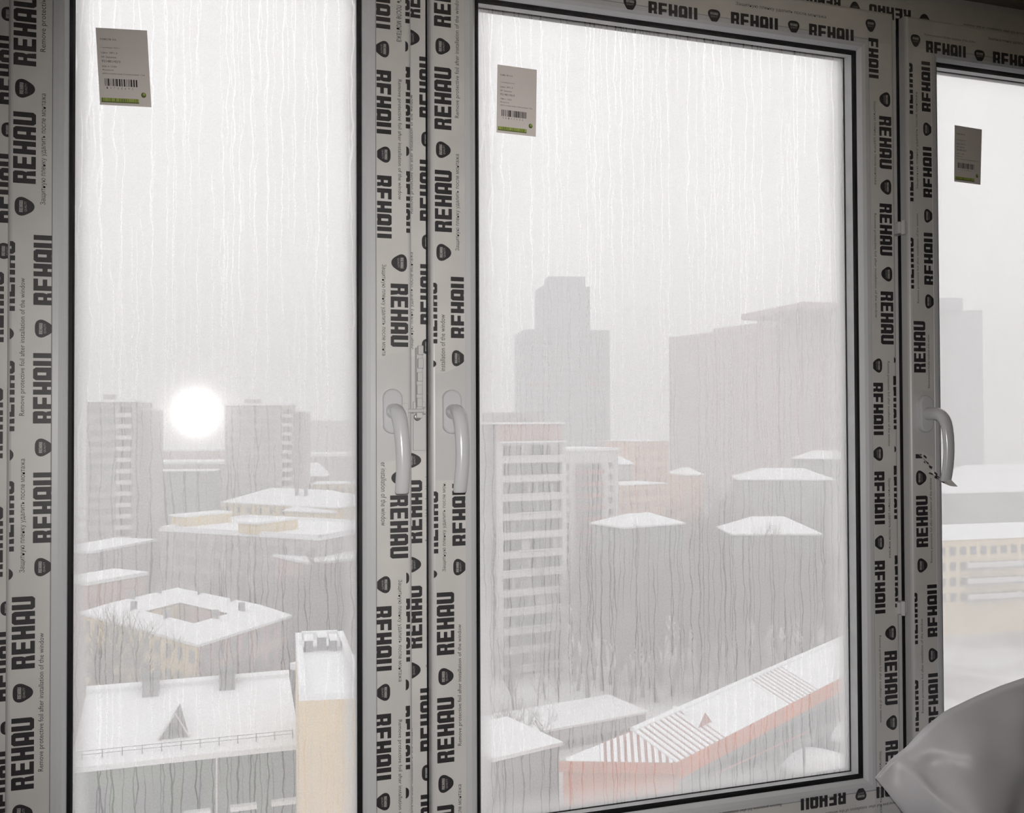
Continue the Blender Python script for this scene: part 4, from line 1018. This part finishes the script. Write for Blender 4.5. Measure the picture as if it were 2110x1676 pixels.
# cross gable on the long slope
gq = FR.lerp(BR, .155).lerp(R1.lerp(R2, .155), .42); ax = (BR - FR).normalized(); bx = (R1.lerp(R2, .3) - FR.lerp(BR, .3)); bx.z = 0; bx.normalize()
g0, g1 = gq - ax * 1.5, gq + ax * 1.5; gt = gq + Vector((0, 0, 1.35)); gb = gq + bx * 3.6 + Vector((0, 0, 1.3))
mb = MB(); gv = [g0, g1, gt, g0 + bx * 3, g1 + bx * 3, gb]
mb.add(gv, [(0, 1, 2), (3, 5, 4), (0, 3, 4, 1)], 0); mb.add(gv, [(0, 2, 5, 3), (1, 4, 5, 2)], 1); o = mb.build('cross_gable', [REDROOF, SNOW], rh, fix=False)
# lower canopy rail and neighbouring flat snow roofs
ca, cb = onz(1474, 1596, -30.2), onz(1665, 1508, -30.2)
t = thing('canopy_rail', 'thin reddish rail crossing the yard of the red house', 'rail', (ca.x, ca.y, GZ))
MB().tube([ca, cb], [.08, .08], 6).build('beam', REDROOF, t)
for u in (0.05, .35, .65, .95):
    q = ca.lerp(cb, u); MB().box((q.x - .09, q.y - .09, GZ), (q.x + .09, q.y + .09, q.z)).build('support', STEEL, t)
def mound(name, label, cpx, cpy, z, ra, rb, h_):
    c_ = onz(cpx, cpy, z); t = thing(name, label, 'building', (c_.x, c_.y, GZ))
    n = 20; foot_ = [(c_.x + ra * math.cos(2 * math.pi * k / n), c_.y + rb * math.sin(2 * math.pi * k / n)) for k in range(n)]
    wall(t, grow(foot_, -.5), z - .1, GREYW)
    v_ = []; fs = []
    for r_ in range(5):
        s_ = 1 - r_ * .23; zz = z + h_ * (1 - s_ * s_)
        v_ += [(c_.x + ra * s_ * math.cos(2 * math.pi * k / n), c_.y + rb * s_ * math.sin(2 * math.pi * k / n), zz) for k in range(n)]
    for r_ in range(4): fs += [(r_ * n + k, r_ * n + (k + 1) % n, (r_ + 1) * n + (k + 1) % n, (r_ + 1) * n + k) for k in range(n)]
    fs += [tuple(range(4 * n, 5 * n)), tuple(range(n - 1, -1, -1))]
    MB().add(v_, fs).build('snow_cover', SNOW, t, smooth=True)
mound('round_pavilion', 'low round pavilion under smooth snow in the yard corner', 1680, 1572, -34.5, 4.6, 5.2, .8)
mound('round_pavilion', 'small pavilion with a white cap behind the round one', 1725, 1510, -35.0, 3.6, 3.4, 1.4)
simple('low_grey_house', 'low grey house with a flat white roof left of the red house', (1016, 1152), 1552, (82, 84), 9, GREYW, .35)
simple('low_grey_house', 'long low house with a white roof and a row of small dark windows', (1040, 1330), 1497, (112, 116), 9, CONC, .3, wins=[(0, ts(20), 1)], ww=.5, wh=.9, pitch=2)

# ---- bare trees
def tree_mesh(seed, hgt):
    rnd = random.Random(seed); tr, cr = MB(), MB()
    def limb(p, d, ln, r, lev):
        n = 3; pts = [p]; q = Vector(p); dd = Vector(d)
        for i in range(n):
            dd = (dd + Vector((rnd.uniform(-.16, .16), rnd.uniform(-.16, .16), rnd.uniform(-.02, .14)))).normalized(); q = q + dd * (ln / n); pts.append(q.copy())
        (tr if lev == 0 else cr).tube(pts, [r * (1 - .22 * i) for i in range(n + 1)], 6 if lev == 0 else 3, cap=False)
        if lev >= 4: return
        for i in range((5, 4, 4, 3)[lev]):
            t = rnd.uniform(.35, 1.0) if lev else rnd.uniform(.3, 1.0); k = min(int(t * n), n - 1); b = pts[k].lerp(pts[k + 1], t * n - k)
            an = rnd.uniform(0, 2 * math.pi); sp_ = rnd.uniform(.5, 1.0)
            nd = (dd * .9 + Vector((math.cos(an) * sp_, math.sin(an) * sp_, rnd.uniform(.1, .5)))).normalized()
            limb(b, nd, ln * rnd.uniform(.48, .68), max(r * .5, .018), lev + 1)
    limb(Vector((0, 0, 0)), Vector((0, 0, 1)), hgt * .55, hgt * .017, 0)
    a_, b_ = tr.mesh('trunk'), cr.mesh('crown'); a_.materials.append(BARK); b_.materials.append(TWIG)
    return a_, b_
PROTO = [tree_mesh(s_, h_) for s_, h_ in ((1, 15), (2, 17), (3, 13), (4, 19), (5, 16))]
def tree(p, label, group, k, sc, rz):
    t = thing('bare_tree', label, 'tree', tuple(p), group); t.rotation_euler = (0, 0, rz); t.scale = (sc, sc, sc)
    for nm, me in zip(('trunk', 'crown'), PROTO[k]):
        o = bpy.data.objects.new(nm, me); COL.objects.link(o); o.parent = t
rnd = random.Random(11)
SPOTS = []
def grove(n, pxr, Yr, label, group, scr, ban=()):
    k = 0; tries = 0
    while k < n and tries < n * 20:
        tries += 1
        Y = math.sqrt(rnd.uniform(Yr[0] ** 2, Yr[1] ** 2)); px = rnd.uniform(*pxr)
        g_ = face(px, 1000, Y); q = Vector((g_.x, Y, GZ))
        if any(min(b_[0], b_[1]) < px < max(b_[0], b_[1]) and b_[2] < Y < b_[3] for b_ in ban): continue
        if any(inside(q.x, q.y, f_, 5.0) for f_ in FOOT) or any((q.x - x_) ** 2 + (q.y - y_) ** 2 < 9 for x_, y_ in SPOTS): continue
        SPOTS.append((q.x, q.y))
        tree(q, label, group, rnd.randrange(5), rnd.uniform(*scr), rnd.uniform(0, 6.28)); k += 1
grove(46, (190, 740), (90, 112), 'bare tree in front of the courtyard house', 'bare trees before the courtyard house', (.85, 1.3))
grove(44, (180, 745), (140, 172), 'bare tree between the courtyard house and the long hall', 'bare trees behind the courtyard house', (.85, 1.25))
grove(18, (312, 470), (235, 285), 'bare tree between the two panel towers', 'bare trees by the panel towers', (.8, 1.1))
grove(130, (1180, 1790), (128, 172), 'bare tree at the near side of the wood', 'bare trees of the near wood', (.75, 1.3), ban=[(1500, 1700, 164, 200)])
grove(70, (1270, 1790), (196, 290), 'bare tree deep in the hazy wood', 'bare trees of the far wood', (.9, 1.4), ban=[(1290, 1400, 180, 215)])
grove(12, (1000, 1160), (100, 140), 'bare tree at the foot of the balcony tower', 'bare trees below the balcony tower', (.45, .7))
tp = onz(246, 1415, -31); tree(Vector((tp.x, tp.y, GZ)), 'tall slim bare tree rising behind the snowy ridge', None, 1, 1.15, .4)

# ------------------------------------------------------------------ winter haze filling the air
hm = bpy.data.materials.new('winter_haze'); hm.use_nodes = True
hm.cycles.homogeneous_volume = True; hm.cycles.volume_sampling = 'DISTANCE'
nt = hm.node_tree; nt.nodes.clear()
sc2 = nt.nodes.new('ShaderNodeVolumeScatter'); sc2.inputs['Density'].default_value = HAZE; sc2.inputs['Color'].default_value = (.99, .985, .99, 1); sc2.inputs['Anisotropy'].default_value = 0.0
oo = nt.nodes.new('ShaderNodeOutputMaterial'); nt.links.new(sc2.outputs[0], oo.inputs['Volume'])
hz = MB().box((-1200, -8, GZ - 4), (1900, 2200, 110)).build('haze', hm)
tag(hz, 'pale winter haze hanging over the town', None, None, 'stuff')
